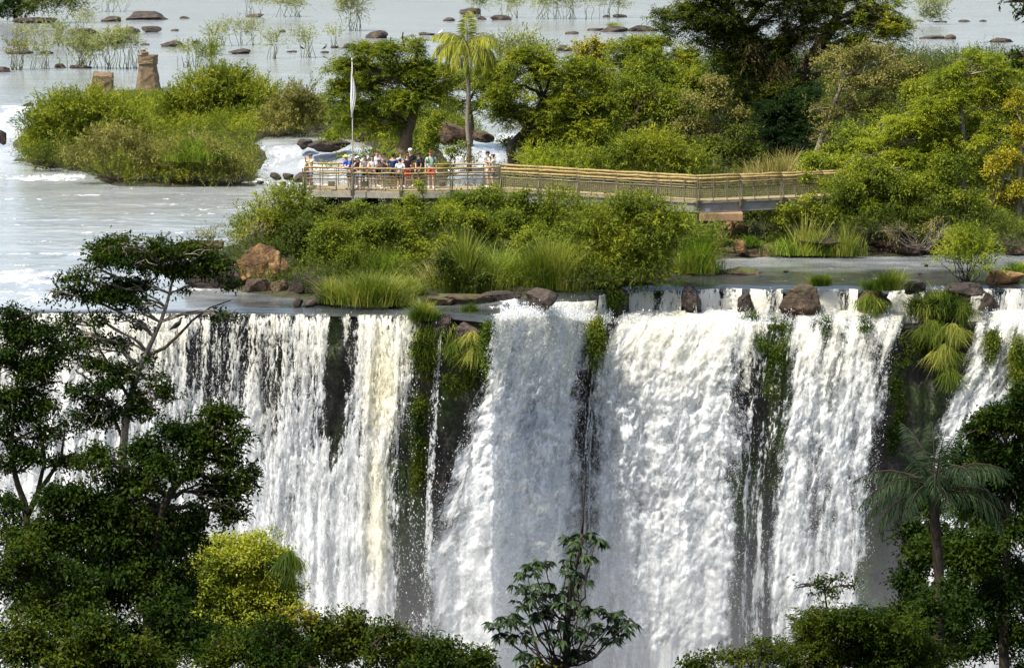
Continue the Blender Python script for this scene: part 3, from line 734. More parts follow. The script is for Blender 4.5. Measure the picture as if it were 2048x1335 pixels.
def plant(name, label, cat, Y, base, blobs, style='broad', size=.16, n=900, per=8, mat=None, wood=None, group=None, seed=1, gap=.18, trunk=None,
          tr=(.16, .05), limbs=True, shell=.3, twigs=30, flat=.75, foliage='crown', stems=0, low=-.55, na=.35, limb_r=.45, tw=.012, jit=.35, split=7):
    """base=(px, py): foot in the photo; trunk=[(px, py)..] points above the foot; everything at distance Y"""
    rng = np.random.RandomState(seed * 31 + 5)
    loc = at(base[0], base[1], Y)
    root = thing(name, label, cat, loc, group)
    B = px_blobs(rng, blobs, Y, flat, jit)
    st_ = rng.get_state(); p, o = sample_blobs(rng, px_blobs(rng, blobs, Y, flat, jit, split) if split else B, n, shell, na, low, seed)
    p, o = gaps(rng, p, o, gap, .9, seed)
    V, ct = style_leaves(rng, p, o, style, size, per, seed)
    leaf_mesh(foliage, V, rng, mat, root, loc, ct)
    mb = MB(); tops = [loc]
    if trunk:
        pts = [loc] + [at(q[0], q[1], Y + (q[2] if len(q) > 2 else 0)) for q in trunk]
        # smooth the trunk line
        m = 14; tt = np.linspace(0, len(pts) - 1, m); P3 = np.array(pts)
        sp = np.stack([np.interp(tt, np.arange(len(pts)), P3[:, k]) for k in range(3)], 1)
        sp[1:-1] += rng.normal(0, tr[0] * .2, (m - 2, 3))
        sp2 = sp.copy(); sp2[1:-1] = (sp[:-2] + 2 * sp[1:-1] + sp[2:]) / 4
        mb.tube(sp2, np.linspace(tr[0] * 1.15, tr[1], m), 8)
        tops = list(sp2[m // 3:])
        rr = np.linspace(tr[0] * 1.15, tr[1], m)[m // 3:]
    if limbs and trunk:
        T = np.array(tops)
        for b in B:
            c = np.array(b[:3]); dd = np.linalg.norm(T - c, axis=1) + np.maximum(T[:, 2] - c[2], 0) * 2
            k = int(np.argmin(dd)); 
            if dd[k] < .3: continue
            pts = limb(mb, T[k], c, min(rr[k], tr[0] * limb_r), .02, rng)
            for _ in range(4):
                e = c + rng.normal(0, .55, 3) * np.array(b[3:6]); s0 = pts[rng.randint(2, 6)]
                limb(mb, s0, e, .035, .008, rng, .08, 5, 4)
    for _ in range(stems):
        b = B[rng.randint(len(B))]; e = np.array(b[:3]) + nrm(rng.normal(0, 1, 3) + UPV * .6) * np.array(b[3:6]) * rng.uniform(.5, 1.0)
        a = loc + np.array([rng.normal(0, .12), rng.normal(0, .1), 0])
        limb(mb, a, e, rng.uniform(1.2, 2.4) * tw, tw * .5, rng, -.06, 6, 4)
    idx = rng.choice(len(p), min(twigs, len(p)), replace=False)
    C = np.array([b[:3] for b in B])
    for k in idx:
        c = C[np.argmin(np.linalg.norm(C - p[k], axis=1))]
        limb(mb, c + (p[k] - c) * .3, p[k] + o[k] * size, tw, tw * .4, rng, .05, 4, 4)
    if mb.v: mb.build('trunk' if trunk else 'stems', wood, root, loc)
    return root

def grass(name, label, Y, base, wpx, hpx, n=500, mat=None, seed=1, lean=.5, bw=.02, droop=.6, hang=False, group=None, cat='grass clump', roots=None, depth=None, tilt=0.0, part='blades'):
    rng = np.random.RandomState(seed * 17 + 3); n = int(n * 1.7); bw = bw * .62
    loc = at(base[0], base[1], Y); s = ppm(Y); Wm, Hm = wpx / s, hpx / s
    root = thing(name, label, cat, loc, group)
    dp = depth if depth is not None else Wm * .5
    rx = rng.normal(0, .27, n) * Wm; ry = rng.normal(0, .27, n) * dp
    f = np.exp(-(rx / (Wm * .5)) ** 2)
    n = n; bw = bw
    H_ = Hm * rng.uniform(.35, 1.2, n) ** .8 * (.55 + .5 * f) * 1.22
    H_ = H_ * np.clip(.85 + .75 * fbm(rx * 1.6 + seed * 3.1, ry * 1.6, seed * 1.7, 2), .45, 1.35)
    a = rng.uniform(0, 2 * math.pi, n)
    out = np.stack([np.cos(a) + rx / Wm * 1.3 + tilt, np.sin(a) - (.8 if hang else 0), np.zeros(n)], 1) * lean * rng.uniform(.1, 1.15, n)[:, None]
    P0 = np.stack([rx, ry, np.zeros(n)], 1)
    if hang:
        zz = rng.uniform(0, 1, n) ** 1.3 * Hm * (.25 + .6 * np.exp(-(P0[:, 0] / (Wm * .25)) ** 2)); P0[:, 2] = -zz + .3 * Hm * np.exp(-(P0[:, 0] / (Wm * .3)) ** 2); P0[:, 0] *= 1 - .3 * zz / Hm; P0[:, 1] = -.05 - .25 * np.abs(rng.normal(0, 1, n)) * dp + zz * .08
        H_ = np.minimum(Hm * .7, .95) * rng.uniform(.25, 1.15, n)
    ts = np.array([0, .35, .7, 1.0]); pts = []
    for t in ts:
        if hang: z = H_ * (.75 * t - 1.35 * t ** 2)
        else: z = H_ * (t - droop * .45 * t ** 2.2)
        pts.append(P0 + out * (H_ * t ** 1.5)[:, None] + np.stack([0 * z, 0 * z, z], 1))
    sd = nrm(np.cross(out + rng.normal(0, .3, (n, 3)), UPV + rng.normal(0, .2, (n, 3))))
    wv = bw * rng.uniform(.6, 1.3, n)[:, None]
    W4 = [.8, 1.0, .7, .08]
    V = np.stack([x for k in range(4) for x in (pts[k] - sd * wv * W4[k] * .5, pts[k] + sd * wv * W4[k] * .5)], 1)
    base_i = (np.arange(n) * 8)[:, None]
    Fq = np.concatenate([base_i + np.array([[2 * k, 2 * k + 1, 2 * k + 3, 2 * k + 2]]) for k in range(3)], 0)
    t = np.clip(.5 + .8 * fbm(rx * 1.5 + seed, ry * 1.5, 0.5, 2) + rng.normal(0, .2, n), 0, 1)
    me = np_mesh(part, V.reshape(-1, 3), Fq, False, {'tint': np.repeat(t, 8)})
    link(part, me, mat, root)
    return root

def frond(rng, base, az, el, L, droop, nl=46, leaf=.32, lw=.022, hang=.5):
    """one pinnate palm frond: rachis points and leaflet quads"""
    h = np.array([math.cos(az), math.sin(az), 0]); t = np.linspace(0, 1, nl)
    k = np.linspace(0, 1, 9)
    def cur(t): 
        ang = el - droop * t ** 1.1
        return ang
    ds = L / (nl - 1); pos = [np.array(base, float)]
    for i in range(nl - 1):
        a = cur(t[i]); pos.append(pos[-1] + (h * math.cos(a) + UPV * math.sin(a)) * ds)
    pos = np.array(pos); a = np.array([cur(x) for x in t]); tan = h[None, :] * np.cos(a)[:, None] + UPV[None, :] * np.sin(a)[:, None]
    side = np.cross(h, UPV)
    Vs = []
    for sgn in (-1, 1):
        ll = leaf * np.sin(np.clip(.18 + t * .86, 0, 1) * math.pi) ** .6 * rng.uniform(.85, 1.1, nl)
        D = nrm(side[None, :] * sgn * .8 + tan * .65 - UPV * hang + rng.normal(0, .12, (nl, 3)))
        N = np.cross(D, tan)
        Vs.append(leaves(pos[3:], D[3:], N[3:] + rng.normal(0, .15, (nl - 3, 3)), ll[3:], np.full(nl - 3, lw), .3))
    return pos[::6], np.concatenate(Vs)

def palm(label, Y, base, top, trunk_r, fronds, mat, wood, seed, leaf=.35, lw=.025, skirt=None, cat='palm tree', lean=None, fwood=None):
    rng = np.random.RandomState(seed); loc = at(base[0], base[1], Y); tp = at(top[0], top[1], Y)
    root = thing('palm_tree', label, cat, loc)
    mb = MB(); m = 16
    P = [loc + (tp - loc) * k / (m - 1) + np.array([.04 * math.sin(k * .8), 0, 0]) for k in range(m)]
    mb.tube(P, [trunk_r * (1.0 + .25 * (k == 0) - .1 * k / m + .05 * (k % 2)) for k in range(m)], 10)
    mb.build('trunk', wood, root, loc)
    VV = []; mb = MB()
    for (az, el, L, dr, hg) in fronds:
        r, v = frond(rng, tp + np.array([0, 0, rng.uniform(-.1, .15)]), az, el, L, dr, leaf=leaf, lw=lw, hang=hg)
        VV.append(v); mb.tube(r, np.linspace(.03, .008, len(r)), 4)
    V = np.concatenate(VV); leaf_mesh('fronds', V, rng, mat, root, loc)
    mb.build('frond_stalks', fwood or wood, root, loc)
    return root

# ---- rocks
def _ico(sub):
    bm = bmesh.new(); bmesh.ops.create_icosphere(bm, subdivisions=sub, radius=1.0); bm.verts.index_update()
    v = np.array([x.co for x in bm.verts]); f = np.array([[q.index for q in x.verts] for x in bm.faces]); bm.free(); return v, f
ICO4 = _ico(4); ICO5 = _ico(5)
def rock(label, px, py, wpx, hpx, z=0.0, mat=None, seed=1, name='rock', cat='rock', group=None, Y=None, sub=4, square=.5, dfac=.8, sink=.35, rough=1.0):
    """py is the row of the rock's waterline"""
    rng = np.random.RandomState(seed * 7 + 1)
    c = at(px, py, Y) if Y is not None else gnd(px, py, z)
    s = ppm(c[1]); a = wpx / s / 2; h = hpx / s
    v, f = ICO5 if sub == 5 else ICO4
    q = v.copy()
    q = np.sign(q) * np.abs(q) ** (1 - .35 * square)
    for _ in range(14):                                   # cleave with planes
        nv = nrm(rng.normal(size=3) + np.array([0, 0, .35])); k = rng.uniform(.5, .86)
        dd = q @ nv - k; q = q - np.where(dd > 0, dd, 0)[:, None] * nv * .9
    q = q * (1 + rough * (.16 * fbm(v[:, 0] * 1.6 + seed * 3.3, v[:, 1] * 1.6, v[:, 2] * 1.6, 4) + .07 * fbm(v[:, 0] * 6 + seed, v[:, 1] * 6, v[:, 2] * 6, 3)))[:, None]
    q /= np.abs(q).max(0)[None, :]
    q = q * np.array([a, max(a * dfac, h * .5), h / (2 - 2 * sink)]); q[:, 2] -= q[:, 2].min() + h * sink / (1 - sink) * .9
    c = c + np.array([0, a * dfac * .6, 0])
    me = np_mesh(name, q, f, True)
    o = link(name, me, mat, None, c)
    return tag(o, label, cat, group)
# ================================================================ foliage and other materials
FL = {
 'yg': leaf_mat('leaf_yellow_green', (.04, .06, .008), (.135, .172, .015), (.32, .32, .028)),
 'ygl': leaf_mat('leaf_bright_yellow_green', (.055, .09, .010), (.18, .225, .018), (.36, .37, .033)),
 'olive': leaf_mat('leaf_olive', (.06, .065, .02), (.16, .155, .04), (.28, .25, .08)),
 'green': leaf_mat('leaf_green', (.036, .06, .008), (.112, .15, .014), (.26, .272, .024), .4),
 'dark': leaf_mat('leaf_dark', (.018, .031, .006), (.052, .076, .011), (.14, .155, .017), .32),
 'deep': leaf_mat('leaf_deep', (.010, .022, .008), (.022, .045, .014), (.05, .08, .02), .28),
 'lime': leaf_mat('blade_lime', (.035, .075, .008), (.13, .215, .016), (.33, .37, .06), .4),
 'grass': leaf_mat('blade_green', (.03, .06, .008), (.12, .165, .018), (.31, .31, .065), .4),
 'straw': leaf_mat('blade_straw', (.12, .10, .03), (.28, .24, .07), (.48, .40, .17), .35),
 'pale': leaf_mat('leaf_pale', (.10, .12, .05), (.21, .23, .09), (.34, .35, .14)),
 'gold': leaf_mat('leaf_golden', (.10, .10, .01), (.24, .22, .015), (.38, .32, .025)),
 'drymoss': leaf_mat('dry_moss', (.02, .018, .007), (.065, .05, .018), (.13, .10, .04), .2),
 'shade': leaf_mat('leaf_shaded_forest', (.006, .015, .003), (.016, .033, .004), (.044, .064, .006), .26, spec=.04),  # shade over the foreground trees is put into the leaf colour
 'shade2': leaf_mat('leaf_shaded_green', (.008, .019, .003), (.023, .042, .004), (.068, .080, .006), .22, spec=.04),  # same painted shade a step lighter; also serves the dark cliff moss
 'moss': leaf_mat('moss_leaf', (.02, .042, .004), (.06, .10, .008), (.16, .17, .012), .2),
 'mound': leaf_mat('vine_leaf', (.06, .09, .010), (.18, .21, .018), (.36, .36, .035), .35),
 'cecropia': leaf_mat('big_leaf', (.012, .022, .010), (.028, .048, .02), (.055, .085, .032), .15),
 'palmdark': leaf_mat('frond_dark', (.008, .017, .007), (.018, .034, .014), (.04, .065, .026), .2, spec=.05),  # foreground palm, its shade likewise put into the frond colour
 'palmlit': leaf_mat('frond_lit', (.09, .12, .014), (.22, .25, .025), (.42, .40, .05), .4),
}
W_GREY = plain_mat('bark_grey', (.17, .145, .11), .85, .2, .4, 5, .5)
W_DARK = plain_mat('bark_dark', (.035, .026, .018), .9, .2, .4, 5, .5)
W_MID = plain_mat('bark_brown', (.085, .062, .04), .9, .2, .4, 5, .5)
W_PALM = plain_mat('palm_bark', (.20, .165, .125), .9, .2, .35, 9, .5)
W_STEM = plain_mat('stem_green', (.10, .105, .035), .8, .2, .3, 8, .2)
RK_DARK = rock_mat('rock_dark', (.012, .009, .008), (.034, .026, .021), (.09, .066, .05))
RK_BROWN = rock_mat('rock_brown', (.035, .019, .010), (.135, .075, .03), (.33, .20, .075))
RK_MID = rock_mat('rock_mid', (.018, .012, .008), (.055, .037, .023), (.15, .10, .055), moss=(.06, .075, .015))
RK_BANK_SHADE = rock_mat('rock_bank_shade', (.008, .006, .004), (.022, .014, .010), (.06, .038, .025))  # shade under the overhanging plants is put into this rock colour
RK_FAR = rock_mat('rock_far', (.018, .014, .012), (.045, .035, .028), (.10, .075, .055))
CONC = plain_mat('weathered_stone', (.125, .09, .052), .9, .2, .45, 2.2, .5)

# ================================================================ rocks of the far river   (column, centre row, width, height, label)
FAR = 'dark rocks in the far river'
FARR = [(290, 31, 92, 18, 'long low dark rock at the back of the river left of the shrubs'), (222, 38, 46, 12, 'small dark rock left of the long low rock'), (369, 35, 22, 6, 'tiny flat rock right of the long low rock'),
 (255, 60, 50, 17, 'rounded dark rock behind the stone pier, left of its twin'), (301, 58, 44, 15, 'rounded dark rock behind the stone pier, right of its twin'), (170, 63, 68, 15, 'brown rock with a sparse shrub growing on it'), (348, 60, 20, 5, 'tiny rock right of the twin rounded rocks'),
 (346, 87, 54, 14, 'mound shaped dark rock above the small dense island shrub'), (391, 84, 20, 9, 'small knob rock beside the mound shaped rock'), (288, 89, 22, 5, 'thin flat rock just behind the pier top'), (482, 103, 56, 11, 'flat brown rock right of the small island shrub'),
 (119, 132, 28, 9, 'small dark rock at the foot of the pale reeds, left one'), (160, 133, 46, 9, 'longer dark rock at the foot of the pale reeds'), (40, 105, 60, 7, 'low rock hidden in pale shrubs at left'), (92, 104, 30, 9, 'small rock among pale shrubs at left'), (4, 138, 34, 13, 'brown rock cut by the left photo edge'),
 (510, 31, 42, 8, 'flat rock under the willowy shrub in mid river'), (565, 62, 16, 6, 'tiny rock left of the tall willowy shrub'), (584, 103, 24, 5, 'flat stone with a dark bird beside it'), (668, 94, 16, 5, 'tiny stone right of the perched bird'), (650, 104, 20, 5, 'flat stone under the perched dark bird'),
 (701, 91, 38, 12, 'dark rock right of the perched bird above the flagpole'), (750, 69, 52, 16, 'dark humped rock between flagpole and palm'), (853, 68, 38, 6, 'thin flat rock left of the palm crown'), (884, 73, 22, 7, 'low rock touching the palm crown'), (941, 22, 46, 14, 'bushy topped dark rock above the palm'),
 (898, 38, 26, 9, 'small rock above the palm, left of its pair'), (963, 36, 20, 8, 'small rock right above the palm crown'), (1005, 35, 50, 12, 'wide dark rock below the river shrubs right of the palm'), (1129, 96, 40, 14, 'dark rock beside the golden treetop'), (1144, 66, 28, 6, 'flat rock above the golden treetop'),
 (1196, 59, 44, 6, 'thin ledge rock left of the grass topped rocks'), (1228, 57, 56, 15, 'grass topped rock beside the tall dark tree'), (1280, 57, 74, 13, 'long dark rock behind the tall dark tree'), (1213, 32, 16, 5, 'tiny rock under the far shrubs'), (1240, 31, 30, 7, 'small rock at right end of the far shrubs'),
 (1866, 75, 54, 7, 'flat brown ledge rock right of the tall tree'), (1901, 74, 26, 11, 'knob rock at the end of the flat ledge'), (2003, 80, 52, 11, 'low brown rock near the right photo edge'), (1928, 42, 28, 5, 'thin rock right of the lone island shrub'), (1840, 42, 26, 4, 'thin rock left of the lone island shrub'), (1968, 42, 20, 4, 'tiny rock in open water at far right'), (1880, 43, 30, 5, 'low rock under the lone island shrub'),
 (65, 40, 100, 14, 'brown bank rock under the dark trees in the top left corner')]
for i, (x, y, w_, h_, lab) in enumerate(FARR):
    rock(lab, x, y + h_ * .5, w_, h_, UP_Z - .02, RK_FAR, 100 + i, group=FAR, sink=.3)
RAPR = [(57, 210, 24, 8, 'small dark stone above the white cascade at left'), (82, 212, 20, 7, 'dark stone at the edge of the left bushes'), (4, 268, 26, 26, 'dark rock in the white cascade at the left edge'), (537, 311, 34, 14, 'dark flat rock in the rapids, left of the flagpole'), (582, 308, 66, 16, 'wide dark rock in the rapids left of the flagpole'),
 (655, 288, 90, 22, 'big dark rock outcrop left of the flagpole'), (608, 285, 40, 18, 'dark rock at the end of the island bushes'), (458, 304, 28, 8, 'small rock by the bright grass tuft'), (495, 304, 54, 16, 'brown rock right of the bright grass tuft'), (551, 350, 24, 13, 'dark stone left of the platform, nearer one'), (575, 351, 26, 12, 'dark stone close to the platform corner'),
 (520, 364, 16, 6, 'tiny stone at the end of the olive shrubs'), (565, 366, 16, 6, 'tiny stone below the platform corner stones'), (605, 350, 40, 18, 'dark rock behind the platform corner'), (690, 300, 70, 18, 'dark rock shelf behind the flagpole'), (740, 268, 60, 34, 'brown shaded rock below the leaning tree'), (910, 262, 66, 34, 'brown boulder left of the palm trunk'), (962, 270, 56, 20, 'reddish brown rock right behind the palm trunk'), (985, 300, 60, 14, 'dark stone in the rapids right of the palm trunk'), (640, 318, 30, 8, 'small stone in the rapids below the outcrop')]
for i, (x, y, w_, h_, lab) in enumerate(RAPR):
    z = UP_Z if y < 300 else .5
    rock(lab, x, y + h_ * .5, w_, h_, z, RK_MID if i in (16, 17) else RK_DARK, 200 + i, sink=.3, square=.7, Y=(184 if i in (16, 17) else None))
# rocks of the near shore
NEAR = [(521, 530, 116, 82, 'big orange brown boulder lit by sun at the river edge', RK_BROWN, 5), (519, 568, 74, 34, 'dark grey rock under the big orange boulder', RK_MID, 4), (562, 571, 44, 30, 'pyramid shaped brown stone beside the big boulder', RK_MID, 4), (625, 568, 150, 46, 'dark shaded rock wall right of the big boulder', RK_BANK_SHADE, 5),
 (420, 545, 130, 60, 'dark rock behind the crown of the tall dark tree', RK_DARK, 4), (300, 505, 170, 22, 'low dark rock shelf behind the tall dark tree', RK_DARK, 4), (390, 490, 120, 20, 'flat brown rock shelf with dry twigs', RK_MID, 4),
 (594, 604, 26, 15, 'small round black stone near the lip', RK_DARK, 4), (618, 605, 30, 13, 'black stone right of the round stone near the lip', RK_DARK, 4), (655, 600, 70, 16, 'low dark rock under the front grass clump', RK_DARK, 4), (806, 603, 60, 16, 'wet dark rock right of the front grass clump', RK_DARK, 4),
 (868, 600, 80, 18, 'low brown rock between grass clumps above the lip', RK_MID, 4), (841, 541, 50, 26, 'grey rock above the little cascade', RK_MID, 4), (935, 597, 130, 18, 'long flat brown rock above the lip', RK_MID, 4), (1000, 592, 90, 20, 'flat dark ledge rock left of the square black rock', RK_DARK, 4), (1025, 578, 70, 10, 'thin ledge rock under the green grasses', RK_DARK, 4),
 (1088, 592, 78, 44, 'square black rock at the head of the torrent', RK_DARK, 5), (860, 572, 24, 12, 'black stone in the little cascade', RK_DARK, 4), (925, 568, 90, 36, 'black rock under the tall reeds', RK_DARK, 4),
 (1420, 441, 40, 26, 'pale angular rock under the bridge pier', RK_BROWN, 4), (1460, 448, 44, 24, 'pale flat topped rock behind the brown boulders', RK_BROWN, 4), (1474, 462, 50, 36, 'dark brown angular boulder under the bridge', RK_BROWN, 4), (1478, 487, 28, 24, 'small rounded brown boulder near the water', RK_BROWN, 4), (1441, 470, 18, 40, 'upright pale stone slab beside the bushes', RK_BROWN, 4),
 (1552, 463, 54, 30, 'flat faced brown boulder right of the bridge pier', RK_BROWN, 5), (1515, 470, 60, 26, 'dark rock between the brown boulders', RK_DARK, 4), (1505, 502, 130, 22, 'flat grey brown shore rock below the boulders', RK_MID, 4), (1742, 500, 50, 16, 'low rock beside the reeds on the right bank', RK_MID, 4), (1700, 506, 40, 12, 'small flat rock right of the stakes', RK_MID, 4),
 (1790, 490, 170, 38, 'dark overhanging rock under the right bank roots', RK_BANK_SHADE, 5), (1905, 488, 110, 40, 'black shaded rock under the right bank trees', RK_BANK_SHADE, 5), (1650, 486, 110, 26, 'dark bank rock behind the reeds', RK_BANK_SHADE, 4), (2026, 500, 60, 18, 'grey rock at the right photo edge', RK_MID, 4), (2010, 552, 90, 26, 'rounded brown rock beside the round yellow bush', RK_BROWN, 4),
 (1486, 541, 82, 11, 'flat brown rock in the calm pool', RK_MID, 4), (1437, 542, 16, 5, 'tiny stone left of the flat pool rock', RK_DARK, 4), (1572, 541, 16, 4, 'tiny stone right of the flat pool rock', RK_DARK, 4), (1853, 529, 10, 6, 'tiny black stone in the pool near the yellow bush', RK_DARK, 4), (1838, 546, 12, 5, 'lower tiny black stone in the pool', RK_DARK, 4),
 (1828, 568, 50, 26, 'dark rock at the lip left of the hanging grass', RK_DARK, 4), (1930, 575, 90, 20, 'dark rock under the round yellow bush at the lip', RK_DARK, 4)]
for i, (x, y, w_, h_, lab, mt, sb) in enumerate(NEAR):
    rock(lab, x, y + h_ * .5, w_, h_, (.03 if y + h_ * .5 > 500 else .4), mt, 300 + i, sub=sb, square=.8, sink=.28, dfac=.6)
LIPR = [(1240, 604, 50, 74, 'wet black rock beside the mossy knob of the upper step', 130.9), (1380, 600, 46, 70, 'dark wedge rock between short drops', 131.0), (1492, 602, 36, 66, 'narrow dark rock between short drops', 131.0), (1602, 595, 92, 84, 'big square brown rock splitting the upper step', 130.5), (1748, 604, 76, 70, 'brown rock with grass on top at the upper step', 130.7),
        (1880, 610, 80, 70, 'dark rock behind the hanging grass', 130.9), (1975, 605, 40, 50, 'black rock between thin threads at right', 131.2), (1990, 600, 200, 30, 'dark ledge rock at far right of the upper step', 131.9), (952, 652, 96, 52, 'dark red rock behind hanging grasses at the lip', 123.0), (890, 650, 50, 56, 'dark rock below the grass column at the lip', 123.2), (852, 650, 46, 60, 'dark rock carrying the topmost hanging grass', 123.6)]
for i, (x, y, w_, h_, lab, Y) in enumerate(LIPR):
    rock(lab, x, y + h_ * .5, w_, h_, 0, RK_MID if i in (3, 4) else RK_DARK, 400 + i, Y=Y, sub=5, square=.9, sink=.12, dfac=.45)

# ================================================================ stone remains of an old bridge
def pier():
    c = gnd(297, 192, UP_Z - .05); s = ppm(c[1]); root = thing('stone_pier', 'tapered old stone bridge pier standing in the river', 'bridge pier', c)
    def fr(mb, z0, z1, w0, w1, d0, d1, seed):
        rng = np.random.RandomState(seed); n = 9; vs = []; N = 16
        for k in range(n):
            t = k / (n - 1); w_ = w0 + (w1 - w0) * t; d_ = d0 + (d1 - d0) * t; z = z0 + (z1 - z0) * t
            for j in range(N):
                a = 2 * math.pi * j / N + .2; q = max(abs(math.cos(a)), abs(math.sin(a)))
                x, y = math.cos(a) / q * w_ / 2, math.sin(a) / q * d_ / 2
                if q < .85: x *= .93; y *= .93
                vs.append((x + rng.normal(0, .02), y + rng.normal(0, .02), z))
        fs = [(k * N + j, k * N + (j + 1) % N, (k + 1) * N + (j + 1) % N, (k + 1) * N + j) for k in range(n - 1) for j in range(N)] + [tuple(range(N - 1, -1, -1)), tuple((n - 1) * N + j for j in range(N))]
        mb.add(vs, fs)
    u = 1 / s
    m = MB(); fr(m, -.3, 15 * u, 56 * u, 55 * u, 52 * u, 50 * u, 1); 
    for x in (-14, 10): m.box((x * u, -25.5 * u, 12 * u), (5 * u, 2 * u, 4 * u))
    m.build('footing', CONC, root)
    m = MB(); fr(m, 15.2 * u, 68 * u, 50 * u, 33 * u, 44 * u, 30 * u, 2); m.build('shaft', CONC, root)
    m = MB(); fr(m, 64 * u, 82 * u, 39 * u, 40 * u, 36 * u, 35 * u, 3); m.build('crown', CONC, root)
    m = MB(); m.box((-6 * u, 0, 85 * u), (14 * u, 12 * u, 7 * u), .3, bev=2 * u); m.box((-9 * u, 1 * u, 90 * u), (8 * u, 8 * u, 5 * u), .7, bev=1 * u); m.build('rubble', CONC, root)
    c = gnd(204, 186, UP_Z - .05); s = ppm(c[1]); u = 1 / s
    root = thing('stone_block', 'broken slanting block of an old bridge pier left of the tall pier', 'stone block', c)
    m = MB(); bm = bmesh.new()
    V = [(-27, -16, -8), (22, -16, -8), (22, 16, -8), (-27, 16, -8), (-14, -17, 34), (23, -17, 32), (23, 13, 41), (-18, 13, 43)]
    bv = [bm.verts.new((a * u, b * u, c_ * u)) for a, b, c_ in V]
    for f in ((3, 2, 1, 0), (4, 5, 6, 7), (0, 1, 5, 4), (1, 2, 6, 5), (2, 3, 7, 6), (3, 0, 4, 7)): bm.faces.new([bv[i] for i in f])
    bmesh.ops.bevel(bm, geom=bm.edges[:], offset=1.6 * u, segments=2, affect='EDGES'); bmesh.ops.subdivide_edges(bm, edges=bm.edges[:], cuts=3, use_grid_fill=True)
    rng = random.Random(4)
    for v in bm.verts: v.co += Vector((rng.gauss(0, .018), rng.gauss(0, .018), rng.gauss(0, .018)))
    me = bpy.data.meshes.new('block'); bm.to_mesh(me); bm.free(); link('block', me, CONC, root)
    rock('flat dark reef around the old stone pier', 250, 196, 150, 13, UP_Z - .05, RK_DARK, 555, sink=.35)
pier()

# three cut stakes in the pool
for i, (x, lab) in enumerate(((1543, 'leftmost dark stake standing in the calm pool'), (1575, 'middle dark stake in the calm pool, tallest of three'), (1590, 'rightmost dark stake standing in the calm pool'))):
    c = gnd(x, 517, -.1); mb = MB(); mb.tube([(0, 0, -.3), (.01, 0, .12), (0, 0, .34 + .06 * (i == 1))], [.085, .08, .07], 9); mb.tube([(0, 0, .34 + .06 * (i == 1)), (0, 0, .37 + .06 * (i == 1))], [.075, .05], 9)
    o = mb.build('wooden_stake', W_DARK); o.location = tuple(c); tag(o, lab, 'stake', 'cut stakes in the pool')

# ---- birds
M_BIRD = plain_mat('black_feathers', (.012, .012, .013), .7, .3, .4, 12, .3); M_BEAK = plain_mat('beak', (.12, .10, .08), .5)
M_WHITEBIRD = plain_mat('white_feathers', (.75, .74, .70), .7)
def skin_mesh(name, verts, edges, radii, sub=2, root=0):
    me = bpy.data.meshes.new(name); me.from_pydata([tuple(map(float, v)) for v in verts], edges, []); me.update()
    o = bpy.data.objects.new(name, me); COL.objects.link(o)
    m = o.modifiers.new('skin', 'SKIN'); m.use_smooth_shade = True; m.branch_smoothing = .4
    for i, r in enumerate(radii):
        r = r if hasattr(r, '__len__') else (r, r); me.skin_vertices[0].data[i].radius = r
    me.skin_vertices[0].data[root].use_root = True
    s_ = o.modifiers.new('sub', 'SUBSURF'); s_.levels = sub; s_.render_levels = sub
    dg = bpy.context.evaluated_depsgraph_get(); dg.update()
    out = bpy.data.meshes.new_from_object(o.evaluated_get(dg)); out.name = name
    bpy.data.objects.remove(o); bpy.data.meshes.remove(me)
    out.polygons.foreach_set('use_smooth', np.ones(len(out.polygons), bool))
    return out
def bird(label, loc, L, face, mat, neck=.0, up=.55, legs=.1):
    """standing bird, body length L; face = +1 looks right"""
    root = thing('bird', label, 'bird', loc); f = face
    b = np.array([(-.50 * f, 0, .18), (-.30 * f, 0, .26), (-.05 * f, 0, .42), (.14 * f, 0, .60), (.20 * f, 0, .74 + neck * .5), (.22 * f, 0, .86 + neck), (.33 * f, 0, .87 + neck)]) * L
    b[:, 2] += legs * L
    me = skin_mesh('body', b, [(i, i + 1) for i in range(6)], [(.03 * L, .05 * L), (.07 * L, .06 * L), (.16 * L, .15 * L), (.13 * L, .12 * L), (.06 * L, .055 * L), (.07 * L, .07 * L), (.03 * L, .03 * L)], 2, 2)
    bo = link('body', me, mat, root)
    mb = MB(); mb.tube([b[6] - np.array([.02 * f * L, 0, 0]), b[6] + np.array([.13 * f * L, 0, -.02 * L])], [.022 * L, .006 * L], 6); mb.build('beak', M_BEAK, bo)
    for s_ in (-1, 1):
        w_ = np.array([(.08 * f, .13 * s_, .60), (-.1 * f, .17 * s_, .46), (-.34 * f, .09 * s_, .26), (-.5 * f, .03 * s_, .15)]) * L; w_[:, 2] += legs * L
        link('wing', skin_mesh('wing', w_, [(0, 1), (1, 2), (2, 3)], [(.03 * L, .07 * L), (.04 * L, .13 * L), (.025 * L, .08 * L), (.01 * L, .02 * L)], 1, 1), mat, root)
        mb = MB(); mb.tube([(-.02 * f * L, .05 * s_ * L, (.3 + legs) * L), (0, .05 * s_ * L, .0), (.09 * f * L, .05 * s_ * L, -.0)], .014 * L, 5); mb.build('leg', M_BEAK, root)
    return root
bird('dark water bird perched upright on a flat stone, right one of two', gnd(650, 102, UP_Z + .12), .62, 1, M_BIRD, .12)
bird('dark water bird perched on a stone beside thin shrubs, left one of two', gnd(603, 102, UP_Z + .12), .6, -1, M_BIRD, .08)
bird('small white bird standing on the rock by the palm crown', gnd(882, 70, UP_Z + .2), .6, 1, M_WHITEBIRD, .1)
bird('black vulture perched on a branch of the tall dark tree', at(355, 666, 95 - .35), .52, 1, M_BIRD, .02, legs=.04)
